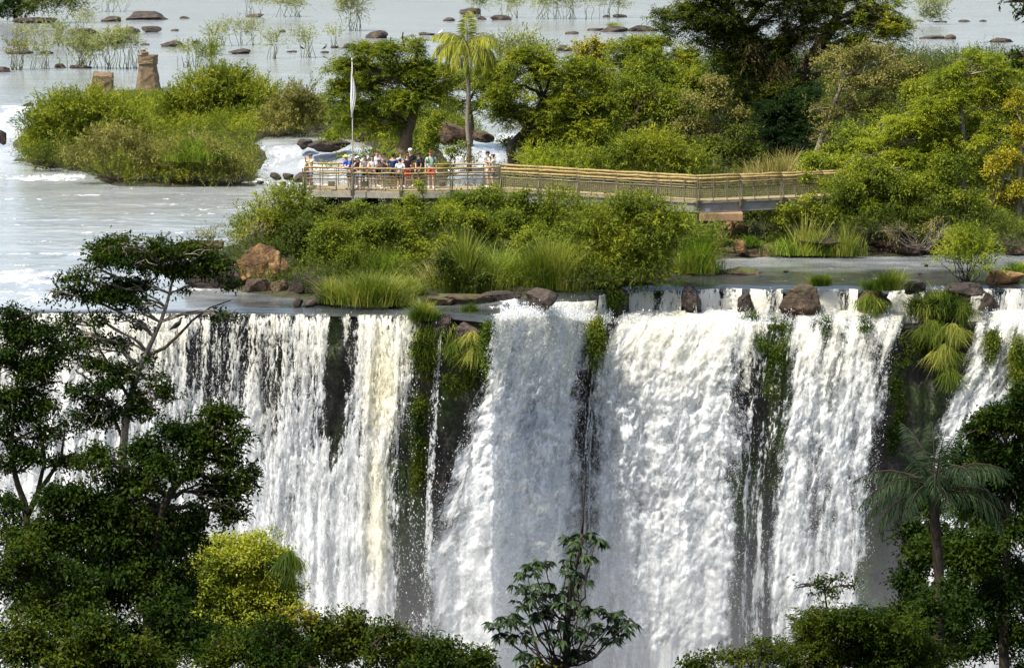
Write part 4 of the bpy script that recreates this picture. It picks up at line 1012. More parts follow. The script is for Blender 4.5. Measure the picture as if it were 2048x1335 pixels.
# ================================================================ vegetation
def dome(x0, x1, y0, y1, k=6, seed=1):
    r = random.Random(seed); w, h = x1 - x0, y1 - y0; cx = (x0 + x1) / 2
    out = [(cx, y0 + h * .6, w * .33, h * .42)]
    for i in range(k):
        a = math.pi * (i + .5) / k + r.uniform(-.15, .15); q = r.uniform(.8, 1.0)
        rr = r.uniform(.17, .25)
        out.append((cx - math.cos(a) * w * .31 * q, y0 + h * .66 - math.sin(a) * h * .42 * q, w * rr, h * rr * 1.1))
    out.append((cx - w * .25, y0 + h * .8, w * .25, h * .22)); out.append((cx + w * .25, y0 + h * .8, w * .25, h * .22))
    return out
_seed = [0]
_grass0 = grass
def grass(name, label, Y, base, wpx, hpx, *a, **k):
    if not k.get('hang') and 124 < Y < 150 and base[1] > 440 and 'dark cleft' not in label and 'dark column' not in label: Y = min(Y, max(gnd(base[0], base[1], .1)[1], 124.2))
    return _grass0(name, label, Y, base, wpx, hpx, *a, **k)
def P(name, label, cat, Y, base, blobs, mat, style='broad', size=.16, cov=3.2, per=8, wood=None, **kw):
    _seed[0] += 1
    if cat in ('bush', 'shrub') and 124 < Y < 150 and base[1] > 440: Y = min(Y, gnd(base[0], base[1], .12)[1])
    kw.setdefault('gap', .34 if cat == 'tree' else .28); kw.setdefault('twigs', 110 if cat == 'tree' else 30); kw.setdefault('tw', .02 if cat == 'tree' else .012); kw.setdefault('na', .45 if cat == 'tree' else .35)
    s = ppm(Y) / 2
    area = sum(math.pi * b[2] * b[3] for b in blobs) / 4 * .75
    ar = {'broad': .22, 'plate': .19, 'pinnate': .19, 'feather': .15, 'hang': .15, 'tiny': .24}[style]
    foot = (size * s) ** 2 * ar * (1.3 if style in ('feather', 'hang') else 1.0) * (3 if style == 'pinnate' else 1)
    n = int(max(20, area * cov * (2.6 if style in ('plate', 'pinnate') else 2.1) / (foot * per)))
    return plant(name, label, cat, Y, base, blobs, style, size, n, per, FL[mat], wood or W_MID, seed=kw.pop('seed', _seed[0]), **kw)

# ---- far river: thin flooded shrubs (x0, x1, ytop, ybase, stems, density, label)
SHR = [(0, 60, 84, 140, 16, .9, 'pale thin shrub in the water at the left edge'), (55, 112, 92, 138, 12, .8, 'pale thin shrub between left edge and reeds'), (112, 200, 80, 136, 26, 1.6, 'dense pale reed shrub left of the stone pier, left half'), (190, 276, 72, 138, 26, 1.6, 'dense pale reed shrub left of the stone pier, taller right half'),
 (36, 84, 58, 98, 10, .8, 'pale sparse shrub behind the reeds at left'), (80, 135, 42, 92, 10, .9, 'taller pale sparse shrub behind the reeds'), (145, 200, 26, 64, 8, .7, 'sparse shrub growing on the brown rock'), (195, 290, -16, 24, 10, .8, 'sparse shrub at the top edge above the long rock'),
 (436, 478, 48, 92, 8, .9, 'thin forked shrub in mid river, left of its neighbour'), (478, 528, 50, 90, 8, .9, 'thin forked shrub in mid river, right of its neighbour'), (395, 450, 64, 110, 8, .6, 'thin shrub right above the small dense bush'), (348, 380, 94, 134, 6, .7, 'small thin shrub left of the small dense bush'), (372, 412, 94, 132, 6, .7, 'small leaning shrub touching the dense bush'),
 (484, 540, -12, 30, 8, 1.0, 'leaning willowy shrub at the top edge, above the flat rock'), (540, 622, -10, 34, 14, 1.2, 'broad willowy shrub at the top edge'), (612, 724, -14, 62, 14, 1.3, 'tallest willowy shrub at the top edge above the flagpole'), (532, 580, 72, 118, 8, .8, 'thin shrub standing left of the perched birds'), (578, 632, 66, 116, 9, .8, 'thin shrub around the left perched bird'), (650, 692, 62, 96, 6, .6, 'small thin shrub right of the right perched bird'),
 (930, 985, -10, 34, 12, 1.0, 'thin shrub at the top edge right above the palm'), (985, 1045, -8, 36, 12, .9, 'thin shrub at the top edge above the wide rock'), (1062, 1140, -12, 38, 16, 1.2, 'pale shrub row at the top edge, its left half'), (1130, 1195, -14, 38, 14, 1.2, 'pale shrub row at the top edge, its middle'), (1185, 1250, -6, 36, 12, 1.0, 'pale shrub row at the top edge, its right end')]
for i, (x0, x1, y0, y1, st, dn, lab) in enumerate(SHR):
    Y = gnd((x0 + x1) / 2, y1, UP_Z)[1]; w_, h_ = x1 - x0, y1 - y0; r = random.Random(i)
    bl = [(r.uniform(x0 + w_ * .12, x1 - w_ * .12), y0 + h_ * r.uniform(.12, .55), w_ * .16, h_ * .2) for _ in range(7 if dn > 1.3 else 5)]
    P('flooded_shrub', lab, 'shrub', Y, ((x0 + x1) / 2, y1), bl, 'pale' if i != 0 else 'olive', 'feather', .27, 2.6 * dn, 10, W_STEM, gap=.1, stems=0, twigs=0, split=0, group='thin shrubs standing in the far river', flat=1.0)
    root = bpy.data.objects[[o.name for o in bpy.data.objects if o.get('label') == lab][0]]
    mb = MB(); rg = np.random.RandomState(i)
    for q in range(st):
        b = bl[rg.randint(len(bl))]; a = at(b[0] + rg.normal(0, w_ * .08), y1 + rg.uniform(-3, 3), Y) ; a[2] = UP_Z - .2; e = at(b[0] + rg.normal(0, b[2] * .6), b[1] - rg.uniform(-.5, 1) * b[3], Y + rg.normal(0, .6))
        limb(mb, a, e, .035, .012, rg, -.04, 6, 4)
    mb.build('stems', W_STEM, root, np.array(root.location))
P('bush', 'small dense dark bush with pale shoots standing in the far river', 'bush', 266, (418, 134), [(417, 122, 16, 12), (430, 112, 14, 14), (405, 116, 12, 12), (420, 104, 16, 10)], 'green', 'feather', .24, 3, 10, W_STEM, stems=10)
P('bush', 'lone two lobed island bush in the far river at upper right', 'bush', 380, (1862, 44), [(1848, 36, 14, 9), (1872, 36, 14, 9), (1862, 20, 26, 16), (1845, 12, 14, 14), (1885, 14, 13, 12)], 'pale', 'feather', .34, 2.4, 10, W_STEM, stems=10)
P('bush', 'low dark green foot of the lone island bush', 'bush', 379, (1862, 44), [(1848, 37, 15, 8), (1874, 37, 15, 8)], 'dark', 'feather', .3, 3, 10, W_STEM)
P('tree', 'dark tree in the top left corner cut by the photo edge', 'tree', 390, (30, 42), [(20, 8, 34, 24), (50, 20, 26, 18), (0, 25, 30, 16), (25, -20, 40, 22)], 'deep', 'broad', .42, 3.5, 8, W_DARK, trunk=[(28, 20), (25, -5)])
P('bush', 'round dark bush right of the top left corner tree', 'bush', 385, (105, 42), [(105, 14, 52, 26), (80, 24, 34, 16), (140, 22, 24, 20), (105, -14, 50, 20)], 'dark', 'feather', .42, 3.5, 10, W_DARK)
grass('grass_tuft', 'small green grass tuft on the far rock beside the tall tree', 338, (1228, 52), 26, 9, 140, FL['lime'], 3, .6, .06)

# ---- islands behind on the left
P('bush', 'large round yellow green bush on the left island', 'bush', 194, (190, 330), [(150, 240, 75, 45), (215, 235, 70, 42), (110, 265, 60, 45), (175, 290, 85, 45), (250, 270, 50, 50), (90, 300, 45, 35), (130, 315, 70, 25), (260, 300, 50, 40)], 'yg', 'feather', .22, 4.2, 12, W_STEM, stems=14, gap=.22, shell=.25)
P('bush', 'large yellow green bush behind the left island, below the stone pier', 'bush', 205, (440, 295), [(440, 185, 70, 35), (400, 205, 60, 40), (490, 215, 70, 45), (360, 225, 50, 35), (450, 250, 90, 50), (530, 240, 60, 50), (400, 265, 70, 35), (460, 165, 35, 18), (340, 250, 30, 30)], 'yg', 'feather', .23, 4.2, 12, W_STEM, stems=14, gap=.22, shell=.25)
P('bush', 'olive bush between the pier bush and the leaning tree', 'bush', 198, (600, 285), [(590, 220, 50, 35), (560, 250, 45, 35), (625, 225, 40, 35), (610, 260, 45, 30), (645, 250, 30, 30)], 'olive', 'feather', .22, 3.8, 12, W_STEM, stems=10)
P('shrub', 'olive many stemmed shrub leaning left at the front of the left island', 'shrub', 181, (232, 366), [(180, 300, 50, 25), (230, 290, 55, 30), (160, 325, 35, 18), (270, 305, 45, 30), (215, 325, 50, 25), (290, 330, 35, 25)], 'olive', 'feather', .2, 2.0, 10, W_MID, stems=34, gap=.2, twigs=60)
P('shrub', 'thin olive shrub row with brown stems along the island front', 'shrub', 180, (350, 370), [(320, 320, 45, 28), (370, 325, 50, 25), (420, 325, 50, 25), (340, 345, 60, 20), (440, 345, 45, 18), (395, 305, 40, 18)], 'olive', 'feather', .19, 2.2, 10, W_MID, stems=30, gap=.2, twigs=60)
P('shrub', 'low brownish shrub at the right end of the island front', 'shrub', 180, (475, 372), [(465, 350, 35, 18), (490, 345, 25, 14), (500, 325, 18, 12)], 'olive', 'feather', .18, 2.2, 10, W_MID, stems=16, twigs=30)
P('shrub', 'dark low shrub at the waterline of the left island', 'shrub', 190, (110, 335), [(90, 318, 50, 18), (150, 322, 60, 16), (60, 325, 25, 10)], 'dark', 'feather', .18, 2.5, 10, W_MID, stems=20)
grass('grass_clump', 'bright lime grass tuft in the middle of the left island', 179.4, (385, 322), 90, 44, 1400, FL['lime'], 5, .6, .05)
grass('grass_tuft', 'small bright tuft on the rock left of the flagpole', 192, (672, 270), 16, 16, 140, FL['lime'], 6, .5, .05)

# ---- trees behind the platform
P('tree', 'leaning tree with layered green crown behind the crowd', 'tree', 174, (800, 318), [(700, 145, 44, 30), (688, 200, 46, 36), (755, 112, 56, 28), (828, 100, 36, 22), (760, 165, 76, 40), (845, 155, 54, 36), (800, 215, 62, 38), (722, 240, 50, 28), (872, 190, 36, 30), (785, 255, 44, 24), (690, 255, 30, 22)], 'green', 'pinnate', .13, 4.2, 9, W_MID, trunk=[(808, 280), (825, 240, .3), (838, 190, .5)], tr=(.42, .16), gap=.28, shell=.35, seed=61)
mb = MB(); c = at(800, 318, 173)
for pts in ([(778, 100), (779, 88), (782, 74)], [(808, 92), (805, 76), (806, 64)]): mb.tube([at(x, y, 174) for x, y in pts], [.05, .05, .03], 6)
tag(mb.build('dead_branch', W_DARK), 'two dark dead branch stubs sticking out of the leaning tree crown', 'branch')
P('bush', 'hanging green bush right of the leaning trunk', 'bush', 171, (862, 320), [(862, 265, 24, 22), (858, 295, 20, 22), (872, 240, 18, 14)], 'green', 'broad', .17, 3, 8)
P('bush', 'small yellow green bush under the leaning tree', 'bush', 176, (780, 300), [(770, 255, 34, 16), (800, 265, 30, 14), (745, 262, 22, 12)], 'yg', 'broad', .17, 3, 8)
P('shrub', 'thin leafy shrub poking up behind the crowd', 'shrub', 160, (760, 345), [(700, 318, 30, 12), (740, 305, 22, 12), (795, 320, 26, 14), (660, 330, 22, 8)], 'yg', 'broad', .14, 1.5, 8, stems=12)
P('shrub', 'grey green shrub right of the crowd in front of the rapids', 'shrub', 162, (905, 350), [(900, 310, 24, 18), (925, 295, 18, 14), (890, 335, 24, 14), (955, 320, 18, 14)], 'green', 'broad', .15, 1.8, 8, stems=12)
P('tree', 'pale rounded tree far behind the palm', 'tree', 236, (1050, 190), [(1020, 105, 36, 22), (1060, 100, 36, 20), (1050, 130, 60, 26), (1000, 130, 24, 22), (1090, 130, 30, 20)], 'pale', 'feather', .3, 3.5, 10, W_MID)
P('tree', 'wide layered tree right of the palm with twisted trunk', 'tree', 166, (1030, 342), [(1010, 165, 52, 34), (1055, 130, 52, 30), (1105, 150, 74, 38), (1170, 160, 66, 42), (1120, 215, 84, 36), (1030, 235, 64, 26), (1195, 220, 50, 36), (988, 205, 34, 22), (1150, 265, 70, 30), (1060, 285, 40, 18)], 'yg', 'pinnate', .13, 4.0, 9, W_DARK, trunk=[(1022, 315), (1028, 285), (1060, 250, .3), (1085, 200, .5)], tr=(.3, .12), gap=.3, shell=.35, seed=62)
P('tree', 'dark slanting second trunk beside the twisted trunk', 'tree', 167, (1058, 340), [(1120, 265, 40, 20), (1010, 290, 30, 10), (1150, 245, 30, 18)], 'green', 'pinnate', .16, 3, 9, W_DARK, trunk=[(1078, 315), (1100, 285), (1125, 255)], tr=(.24, .1), seed=63)
P('tree', 'small golden yellow treetop at the back of the grove', 'tree', 232, (1190, 190), [(1185, 85, 30, 20), (1170, 102, 24, 16), (1210, 98, 26, 16), (1192, 122, 40, 20)], 'gold', 'broad', .26, 3.5, 8, W_GREY, trunk=[(1190, 140), (1188, 100)], tr=(.2, .08))
P('tree', 'bright green flat crowned tree left of the tall dark tree', 'tree', 214, (1300, 250), [(1260, 105, 50, 24), (1310, 95, 55, 24), (1360, 115, 45, 28), (1240, 135, 40, 26), (1300, 140, 80, 32), (1370, 150, 40, 26)], 'yg', 'pinnate', .17, 4, 9, W_GREY, trunk=[(1300, 180), (1305, 120)], tr=(.24, .1), seed=64)
P('tree', 'shaded green tree filling the middle of the grove', 'tree', 190, (1260, 330), [(1240, 190, 60, 36), (1300, 185, 60, 34), (1350, 210, 50, 40), (1250, 250, 70, 40), (1330, 260, 70, 40), (1200, 280, 50, 30), (1400, 250, 50, 40)], 'green', 'broad', .19, 3.6, 8, W_MID, trunk=[(1265, 260), (1280, 210)], tr=(.25, .1))
P('tree', 'olive loose tree with brownish leaves left of the dark trunk', 'tree', 180, (1430, 340), [(1400, 200, 44, 34), (1440, 220, 44, 34), (1380, 260, 50, 34), (1450, 270, 40, 34), (1420, 170, 34, 22), (1480, 240, 24, 26)], 'olive', 'broad', .17, 2.6, 8, W_GREY, trunk=[(1432, 270), (1425, 210)], tr=(.16, .06), twigs=90)
P('tree', 'dark bushy undergrowth left of the tall dark trunk', 'tree', 178, (1450, 345), [(1440, 300, 50, 30), (1490, 310, 40, 30), (1400, 300, 40, 26), (1480, 270, 30, 30)], 'dark', 'broad', .18, 3.2, 8, W_DARK)
# the tall dark tree
P('tree', 'tallest dark tree with thick mossy limbs rising past the top edge', 'tree', 184, (1545, 335), [(1395, 40, 66, 36), (1335, 42, 34, 22), (1455, 18, 74, 40), (1480, 95, 60, 46), (1555, 35, 50, 40), (1430, 95, 50, 34), (1560, 120, 40, 44), (1620, 45, 50, 36), (1600, -10, 90, 30), (1480, -30, 110, 30), (1500, 160, 44, 40), (1565, 190, 50, 36), (1350, 70, 30, 20), (1420, 60, 60, 40), (1530, 90, 60, 40), (1590, 90, 40, 40), (1500, 210, 50, 40), (1560, 230, 60, 40), (1480, 130, 46, 36)],
  'dark', 'pinnate', .15, 3.8, 9, W_DARK, trunk=[(1540, 260), (1545, 190), (1525, 120), (1490, 60), (1450, 10)], tr=(.5, .18), gap=.35, shell=.5, seed=65, limb_r=.5)
P('tree', 'mossy leaning limb tree with sunlit feathery crown beside the tallest tree', 'tree', 185, (1572, 335), [(1740, 55, 62, 34), (1790, 95, 34, 46), (1700, 100, 52, 30), (1770, 20, 40, 30), (1660, 75, 44, 30), (1640, 20, 40, 34), (1800, 150, 18, 26), (1720, 0, 60, 30), (1780, 60, 40, 30)], 'yg', 'pinnate', .15, 3.6, 9, W_DARK, trunk=[(1580, 230), (1600, 150), (1640, 90), (1680, 20), (1690, -30)], tr=(.42, .22), gap=.3, seed=66)
P('tree', 'dark bluish green lower growth around the tall trunk', 'tree', 182, (1560, 338), [(1560, 235, 54, 34), (1600, 205, 44, 28), (1530, 280, 50, 36), (1590, 275, 44, 34), (1510, 320, 44, 24), (1570, 320, 44, 24), (1620, 250, 30, 30)], 'deep', 'pinnate', .14, 3.6, 9, W_DARK, seed=67)
P('vine', 'brown mossy vines hanging from the limbs of the tallest tree', 'vine', 183, (1620, 100), [(1590, 60, 14, 40), (1610, 110, 16, 30), (1500, 110, 20, 34), (1560, 150, 16, 44), (1640, 75, 12, 24)], 'drymoss', 'hang', .14, 1.3, 10, W_DARK, twigs=0)
P('tree', 'pale twiggy tree with yellow leaves right of the tall dark tree', 'tree', 172, (1620, 338), [(1680, 130, 54, 34), (1740, 110, 56, 30), (1790, 130, 46, 30), (1720, 170, 74, 36), (1800, 180, 46, 36), (1680, 220, 60, 36), (1760, 230, 60, 40), (1660, 270, 44, 34), (1830, 150, 30, 24)], 'olive', 'broad', .15, 2.5, 8, W_GREY, trunk=[(1640, 290), (1665, 220), (1690, 150)], tr=(.2, .07), gap=.3, twigs=170, tw=.018, seed=68)
P('tree', 'yellow green bush tree below the pale twiggy tree', 'tree', 166, (1680, 345), [(1700, 275, 50, 30), (1750, 270, 44, 34), (1660, 310, 40, 20), (1720, 310, 50, 24)], 'ygl', 'broad', .15, 3, 8, W_GREY)
P('tree', 'large bright feathery tree filling the right side', 'tree', 158, (1925, 440), [(1960, 130, 60, 24), (2020, 150, 50, 34), (1900, 160, 50, 24), (1940, 190, 80, 34), (1870, 220, 60, 28), (2010, 220, 56, 36), (1820, 260, 60, 26), (1900, 270, 84, 36), (1980, 290, 60, 40), (1760, 300, 60, 28), (1840, 320, 80, 34), (1700, 330, 50, 20), (1930, 350, 60, 40), (2040, 270, 30, 40)],
  'ygl', 'pinnate', .12, 3.6, 9, W_GREY, trunk=[(1925, 370), (1928, 290), (1922, 220), (1918, 160)], tr=(.2, .07), gap=.32, shell=.35, seed=69, twigs=60, tw=.018)
P('tree', 'golden leaved tree at the right photo edge', 'tree', 154, (2040, 460), [(2030, 210, 34, 34), (2050, 270, 40, 40), (2020, 330, 40, 36), (2040, 390, 44, 36), (1990, 360, 24, 30), (2000, 410, 30, 20)], 'gold', 'broad', .15, 3, 8, W_GREY, trunk=[(2040, 360), (2045, 260)], tr=(.14, .06))
P('bush', 'dark green bush mass on the right bank under the bright tree', 'bush', 145.2, (1820, 425), [(1700, 380, 60, 34), (1770, 370, 70, 40), (1850, 380, 70, 44), (1920, 410, 60, 40), (1740, 420, 70, 30), (1830, 430, 70, 30), (1670, 420, 40, 22), (1960, 440, 60, 30), (1900, 340, 50, 34)], 'green', 'broad', .145, 3.6, 8, W_GREY, stems=8, twigs=80, gap=.25, tw=.02)
P('bush', 'yellow green leafy shrub in front of the bridge end', 'bush', 146, (1600, 470), [(1620, 400, 30, 22), (1590, 425, 34, 22), (1640, 430, 40, 24), (1570, 440, 24, 18), (1650, 375, 28, 24), (1615, 360, 18, 16)], 'yg', 'broad', .14, 2.4, 8, W_STEM, stems=12)
P('bush', 'shaded dull green bush under the bridge end', 'bush', 148.5, (1540, 450), [(1530, 430, 40, 18), (1500, 425, 30, 14), (1590, 440, 40, 18)], 'dark', 'broad', .14, 3, 8)
P('bush', 'pale feathery bush directly behind the footbridge', 'bush', 153.5, (1300, 382), [(1290, 305, 60, 32), (1340, 320, 50, 34), (1240, 325, 46, 30), (1380, 340, 40, 26), (1200, 340, 40, 22), (1300, 345, 100, 24)], 'yg', 'feather', .17, 4.0, 12, W_STEM, stems=10, gap=.2)
P('bush', 'yellow green low bush behind the start of the footbridge', 'bush', 155, (1110, 370), [(1080, 330, 40, 22), (1130, 330, 40, 22), (1170, 325, 34, 24), (1110, 350, 70, 16)], 'ygl', 'feather', .16, 3.4, 12, W_STEM)
grass('grass_clump', 'dry tall grass behind the right span of the bridge', 154, (1560, 368), 150, 60, 1300, FL['straw'], 8, .5, .035)
P('bush', 'bright yellow green sprig bush above the right end of the bridge', 'bush', 152, (1650, 360), [(1640, 325, 44, 20), (1680, 335, 40, 22), (1610, 345, 30, 14)], 'ygl', 'broad', .15, 3, 8)

# ---- island in front of and under the platform
P('bush', 'yellow green bush below the left corner of the platform', 'bush', 143.5, (555, 510), [(560, 420, 50, 30), (600, 410, 36, 26), (520, 450, 46, 34), (580, 460, 56, 40), (490, 470, 30, 26), (540, 490, 60, 22)], 'yg', 'feather', .16, 4.0, 12, W_STEM, stems=12, gap=.2)
P('bush', 'dark green bush in the shade under the platform', 'bush', 146, (690, 520), [(650, 440, 40, 40), (700, 450, 50, 34), (760, 440, 50, 36), (640, 480, 44, 34), (720, 490, 60, 34), (800, 460, 40, 40)], 'dark', 'broad', .14, 3.4, 8)
P('tree', 'bright flat topped sapling in front of the platform pillars', 'sapling', 143, (735, 490), [(710, 416, 30, 8), (735, 424, 24, 7), (690, 428, 20, 7), (715, 434, 22, 6)], 'ygl', 'pinnate', .11, 3.0, 9, W_DARK, trunk=[(733, 455), (722, 430)], tr=(.04, .02), gap=.1)
P('bush', 'mid green leafy bush left of the reeds', 'bush', 141, (690, 530), [(680, 480, 40, 26), (720, 470, 34, 28), (650, 510, 40, 22), (710, 510, 44, 24), (740, 495, 26, 24)], 'green', 'broad', .13, 3.2, 8, W_GREY)
P('bush', 'loose grey green bush in the middle of the island', 'bush', 141.5, (830, 520), [(810, 440, 40, 26), (850, 460, 40, 34), (800, 480, 36, 30), (840, 500, 40, 24), (880, 440, 30, 30)], 'green', 'feather', .14, 2.8, 10, W_GREY, stems=10, twigs=50)
P('sapling', 'thin pale stemmed sapling with a leaf tuft in front of the platform', 'sapling', 141, (868, 450), [(838, 372, 11, 9), (844, 382, 9, 6), (818, 394, 12, 9), (812, 400, 9, 6), (830, 398, 7, 4)], 'ygl', 'broad', .11, 2.6, 7, W_GREY, trunk=[(855, 412), (843, 385), (838, 374)], tr=(.022, .014), gap=0, twigs=6)
P('bush', 'light green broad leaved bush below the platform right end', 'bush', 142.5, (1010, 500), [(920, 410, 44, 24), (980, 400, 50, 26), (1040, 400, 44, 26), (950, 445, 60, 36), (1030, 440, 60, 40), (1090, 440, 40, 34), (1010, 470, 80, 30)], 'green', 'broad', .14, 3.6, 8, W_GREY, gap=.22)
P('bush', 'bright olive bush under the left span of the bridge', 'bush', 142.3, (1140, 500), [(1110, 420, 40, 28), (1150, 440, 44, 36), (1100, 470, 44, 30), (1190, 430, 30, 20)], 'yg', 'feather', .15, 3.2, 12, W_STEM)
P('bush', 'large dense yellow green bush below the bridge kink', 'bush', 137.5, (1250, 572), [(1280, 430, 56, 28), (1220, 450, 56, 36), (1330, 455, 50, 34), (1180, 490, 56, 44), (1270, 490, 80, 50), (1350, 500, 36, 44), (1200, 535, 60, 36), (1300, 540, 60, 34), (1150, 530, 36, 30), (1250, 560, 100, 16)], 'yg', 'feather', .155, 4.4, 12, W_STEM, gap=.2, seed=81)
P('bush', 'dark low foot of the large bush at the ledge', 'bush', 135.2, (1180, 580), [(1170, 560, 40, 18), (1220, 562, 50, 14), (1290, 560, 40, 12)], 'dark', 'feather', .14, 3, 12, W_STEM)
P('bush', 'light green bush at the right end of the island below the bridge', 'bush', 139.5, (1400, 540), [(1400, 480, 30, 26), (1420, 505, 24, 26), (1385, 520, 30, 24)], 'grass', 'feather', .15, 3.4, 12, W_STEM)
grass('grass_clump', 'lime grass tuft at the right tip of the island', 138, (1395, 545), 80, 62, 900, FL['lime'], 11, .6, .035)
grass('reed_clump', 'tall straw coloured reed clump in the middle of the island', 138, (935, 585), 110, 104, 1500, FL['grass'], 12, .38, .05, cat='reed clump')
grass('reed_clump', 'yellow green reeds left of the straw coloured reed clump', 138.6, (905, 580), 90, 84, 900, FL['straw'], 13, .4, .045, cat='reed clump')
P('bush', 'dark shaded bush at the foot of the reeds', 'bush', 136.5, (925, 590), [(905, 555, 36, 30), (950, 562, 30, 22), (890, 530, 22, 28)], 'dark', 'broad', .12, 2.5, 8)
grass('grass_clump', 'bright green grass dome right of the reeds', 137, (1025, 575), 110, 72, 1700, FL['lime'], 14, .75, .035)
grass('grass_clump', 'pale seeding grass beside the large dense bush', 137.2, (1100, 578), 90, 88, 1300, FL['grass'], 15, .5, .035)
grass('grass_clump', 'large bright green grass clump above the lip, back one', 135.5, (770, 560), 130, 62, 1900, FL['lime'], 16, .75, .035)
grass('grass_clump', 'pale tall grass behind the front grass clump', 136.5, (720, 560), 90, 60, 900, FL['grass'], 17, .5, .035)
grass('grass_clump', 'wide front grass clump close to the lip', 129.7, (745, 608), 120, 64, 1900, FL['grass'], 18, .8, .035)
grass('grass_clump', 'front grass clump at the left, over the black stones', 129.9, (680, 606), 56, 66, 900, FL['grass'], 19, .7, .035)
grass('grass_clump', 'small green grass clump right of the front grass', 130.5, (822, 592), 44, 44, 600, FL['grass'], 20, .7, .03)
grass('grass_tuft', 'tiny grass tuft on the rock beside the hanging grass', 124.4, (938, 628), 30, 24, 300, FL['grass'], 21, .7, .03)
P('shrub', 'dry twiggy shrub on the rock shelf left of the boulder', 'shrub', 146, (430, 510), [(420, 480, 30, 16), (440, 495, 26, 12), (405, 495, 20, 12)], 'olive', 'feather', .12, 1.1, 10, W_MID, stems=26, twigs=40)
P('shrub', 'bare brown twigs in front of the left corner bush', 'shrub', 142, (510, 505), [(515, 470, 30, 24), (490, 490, 20, 14)], 'straw', 'feather', .1, .5, 8, W_GREY, stems=30, twigs=50)

# ---- right bank and pool
grass('grass_clump', 'lime grass on the right bank behind the stakes', 143.4, (1600, 508), 110, 44, 1300, FL['lime'], 22, .7, .035)
grass('reed_clump', 'tall thin reeds on the right bank', 143.2, (1612, 508), 60, 72, 160, FL['grass'], 23, .45, .05, cat='reed clump', droop=.3)
grass('reed_clump', 'tall thin reeds at the foot of the dark bank', 143.4, (1695, 512), 60, 74, 140, FL['grass'], 24, .4, .05, cat='reed clump', droop=.3)
grass('grass_clump', 'lime grass right of the tall thin reeds', 143.4, (1650, 510), 60, 30, 500, FL['lime'], 25, .7, .035)
grass('grass_tuft', 'small lime tuft between the brown boulders', 143.4, (1505, 490), 40, 18, 300, FL['lime'], 26, .7, .035)
P('bush', 'round yellow bush on the rock at the right of the pool', 'bush', 134.8, (1935, 565), [(1940, 490, 44, 24), (1970, 505, 30, 26), (1910, 510, 40, 20), (1945, 530, 50, 30), (1895, 525, 22, 14), (1950, 470, 26, 12)], 'ygl', 'feather', .14, 2.8, 12, W_DARK, stems=24, gap=.25)
P('bush', 'green bush at the right photo edge above the pool', 'bush', 146, (2040, 500), [(2045, 475, 26, 16)], 'grass', 'feather', .14, 3, 12)
grass('grass_clump', 'bright lime grass at the right photo edge', 137, (2042, 548), 50, 32, 700, FL['lime'], 27, .7, .035)
grass('grass_clump', 'small round grass clump standing in the pool', 132.3, (1639, 572), 34, 40, 600, FL['grass'], 28, .7, .03)
grass('grass_clump', 'larger round grass clump on the lip rock', 131.6, (1766, 580), 66, 52, 1100, FL['grass'], 29, .75, .03)
grass('grass_clump', 'tall grass clump over the dark cleft', 129.9, (1880, 618), 100, 44, 900, FL['grass'], 30, .8, .035)
# hanging grasses and moss on the cliff
HG = [(846, 625, 40, 50, 123.9, 'hanging grass at the left lip of the dark column, topmost'), (862, 655, 40, 50, 123.6, 'hanging grass below the topmost tuft of the dark column'), (848, 690, 34, 50, 123.3, 'lowest hanging grass at the left side of the dark column'), (900, 655, 40, 46, 123.6, 'hanging grass right of the long thin trickle, upper'), (912, 690, 34, 46, 123.2, 'hanging grass right of the long thin trickle, lower'), (945, 672, 32, 40, 123.0, 'short hanging grass beside the middle torrent, upper'), (950, 705, 26, 46, 122.6, 'short hanging grass beside the middle torrent, lower'),
 (1850, 612, 50, 46, 129.7, 'hanging grass at the left of the right cleft'), (1892, 604, 56, 50, 129.7, 'hanging grass at the top of the right cleft'), (1928, 618, 40, 44, 129.6, 'hanging grass at the right of the right cleft'), (1866, 655, 50, 56, 129.2, 'hanging grass in the middle of the right cleft'), (1905, 660, 36, 50, 129.1, 'hanging grass beside the moss in the right cleft'), (1888, 705, 44, 60, 128.7, 'lower hanging grass in the right cleft'), (1900, 750, 30, 50, 128.3, 'lowest hanging grass in the right cleft'), (1738, 600, 50, 50, 130.0, 'mossy hanging tuft under the lip rock grass')]
for i, (x, y, w_, h_, Y, lab) in enumerate(HG):
    grass('hanging_grass', lab, Y, (x, y), w_, h_, 420, FL['grass'], 50 + i, .85, .03, hang=True, depth=.5)
P('moss_patch', 'dark green ferns and moss behind the hanging grass of the right cleft', 'moss', 129.3, (1885, 760), [(1850, 620, 34, 30), (1900, 615, 44, 28), (1875, 670, 40, 40), (1905, 690, 30, 40), (1885, 735, 24, 40), (1840, 690, 16, 40)], 'shade2', 'broad', .12, 2.6, 8, gap=.25, low=-1, flat=.4, foliage='moss', twigs=0)
grass('grass_clump', 'upright grass on top of the dark column', 123.2, (850, 640), 46, 44, 700, FL['grass'], 70, .7, .03)
MOSS = [(1190, 690, 19, 52, 127.2, 'rounded green moss knob between the two big torrents'), (1222, 612, 24, 34, 130.6, 'yellow mossy knob beside the upper step'), (975, 700, 12, 60, 121.9, 'moss strip along the edge of the middle torrent'), (1730, 660, 8, 22, 128.6, 'small moss knob in the ragged fall'), (1650, 655, 8, 20, 128.8, 'tiny moss knob left in the ragged fall'), (1500, 637, 14, 10, 129.6, 'low moss on the dark cleft edge'), (2035, 740, 16, 70, 127.5, 'dark moss strip in the fall at the right edge'), (1985, 690, 14, 34, 128.1, 'moss patch in the fall beside the grassy cleft')]
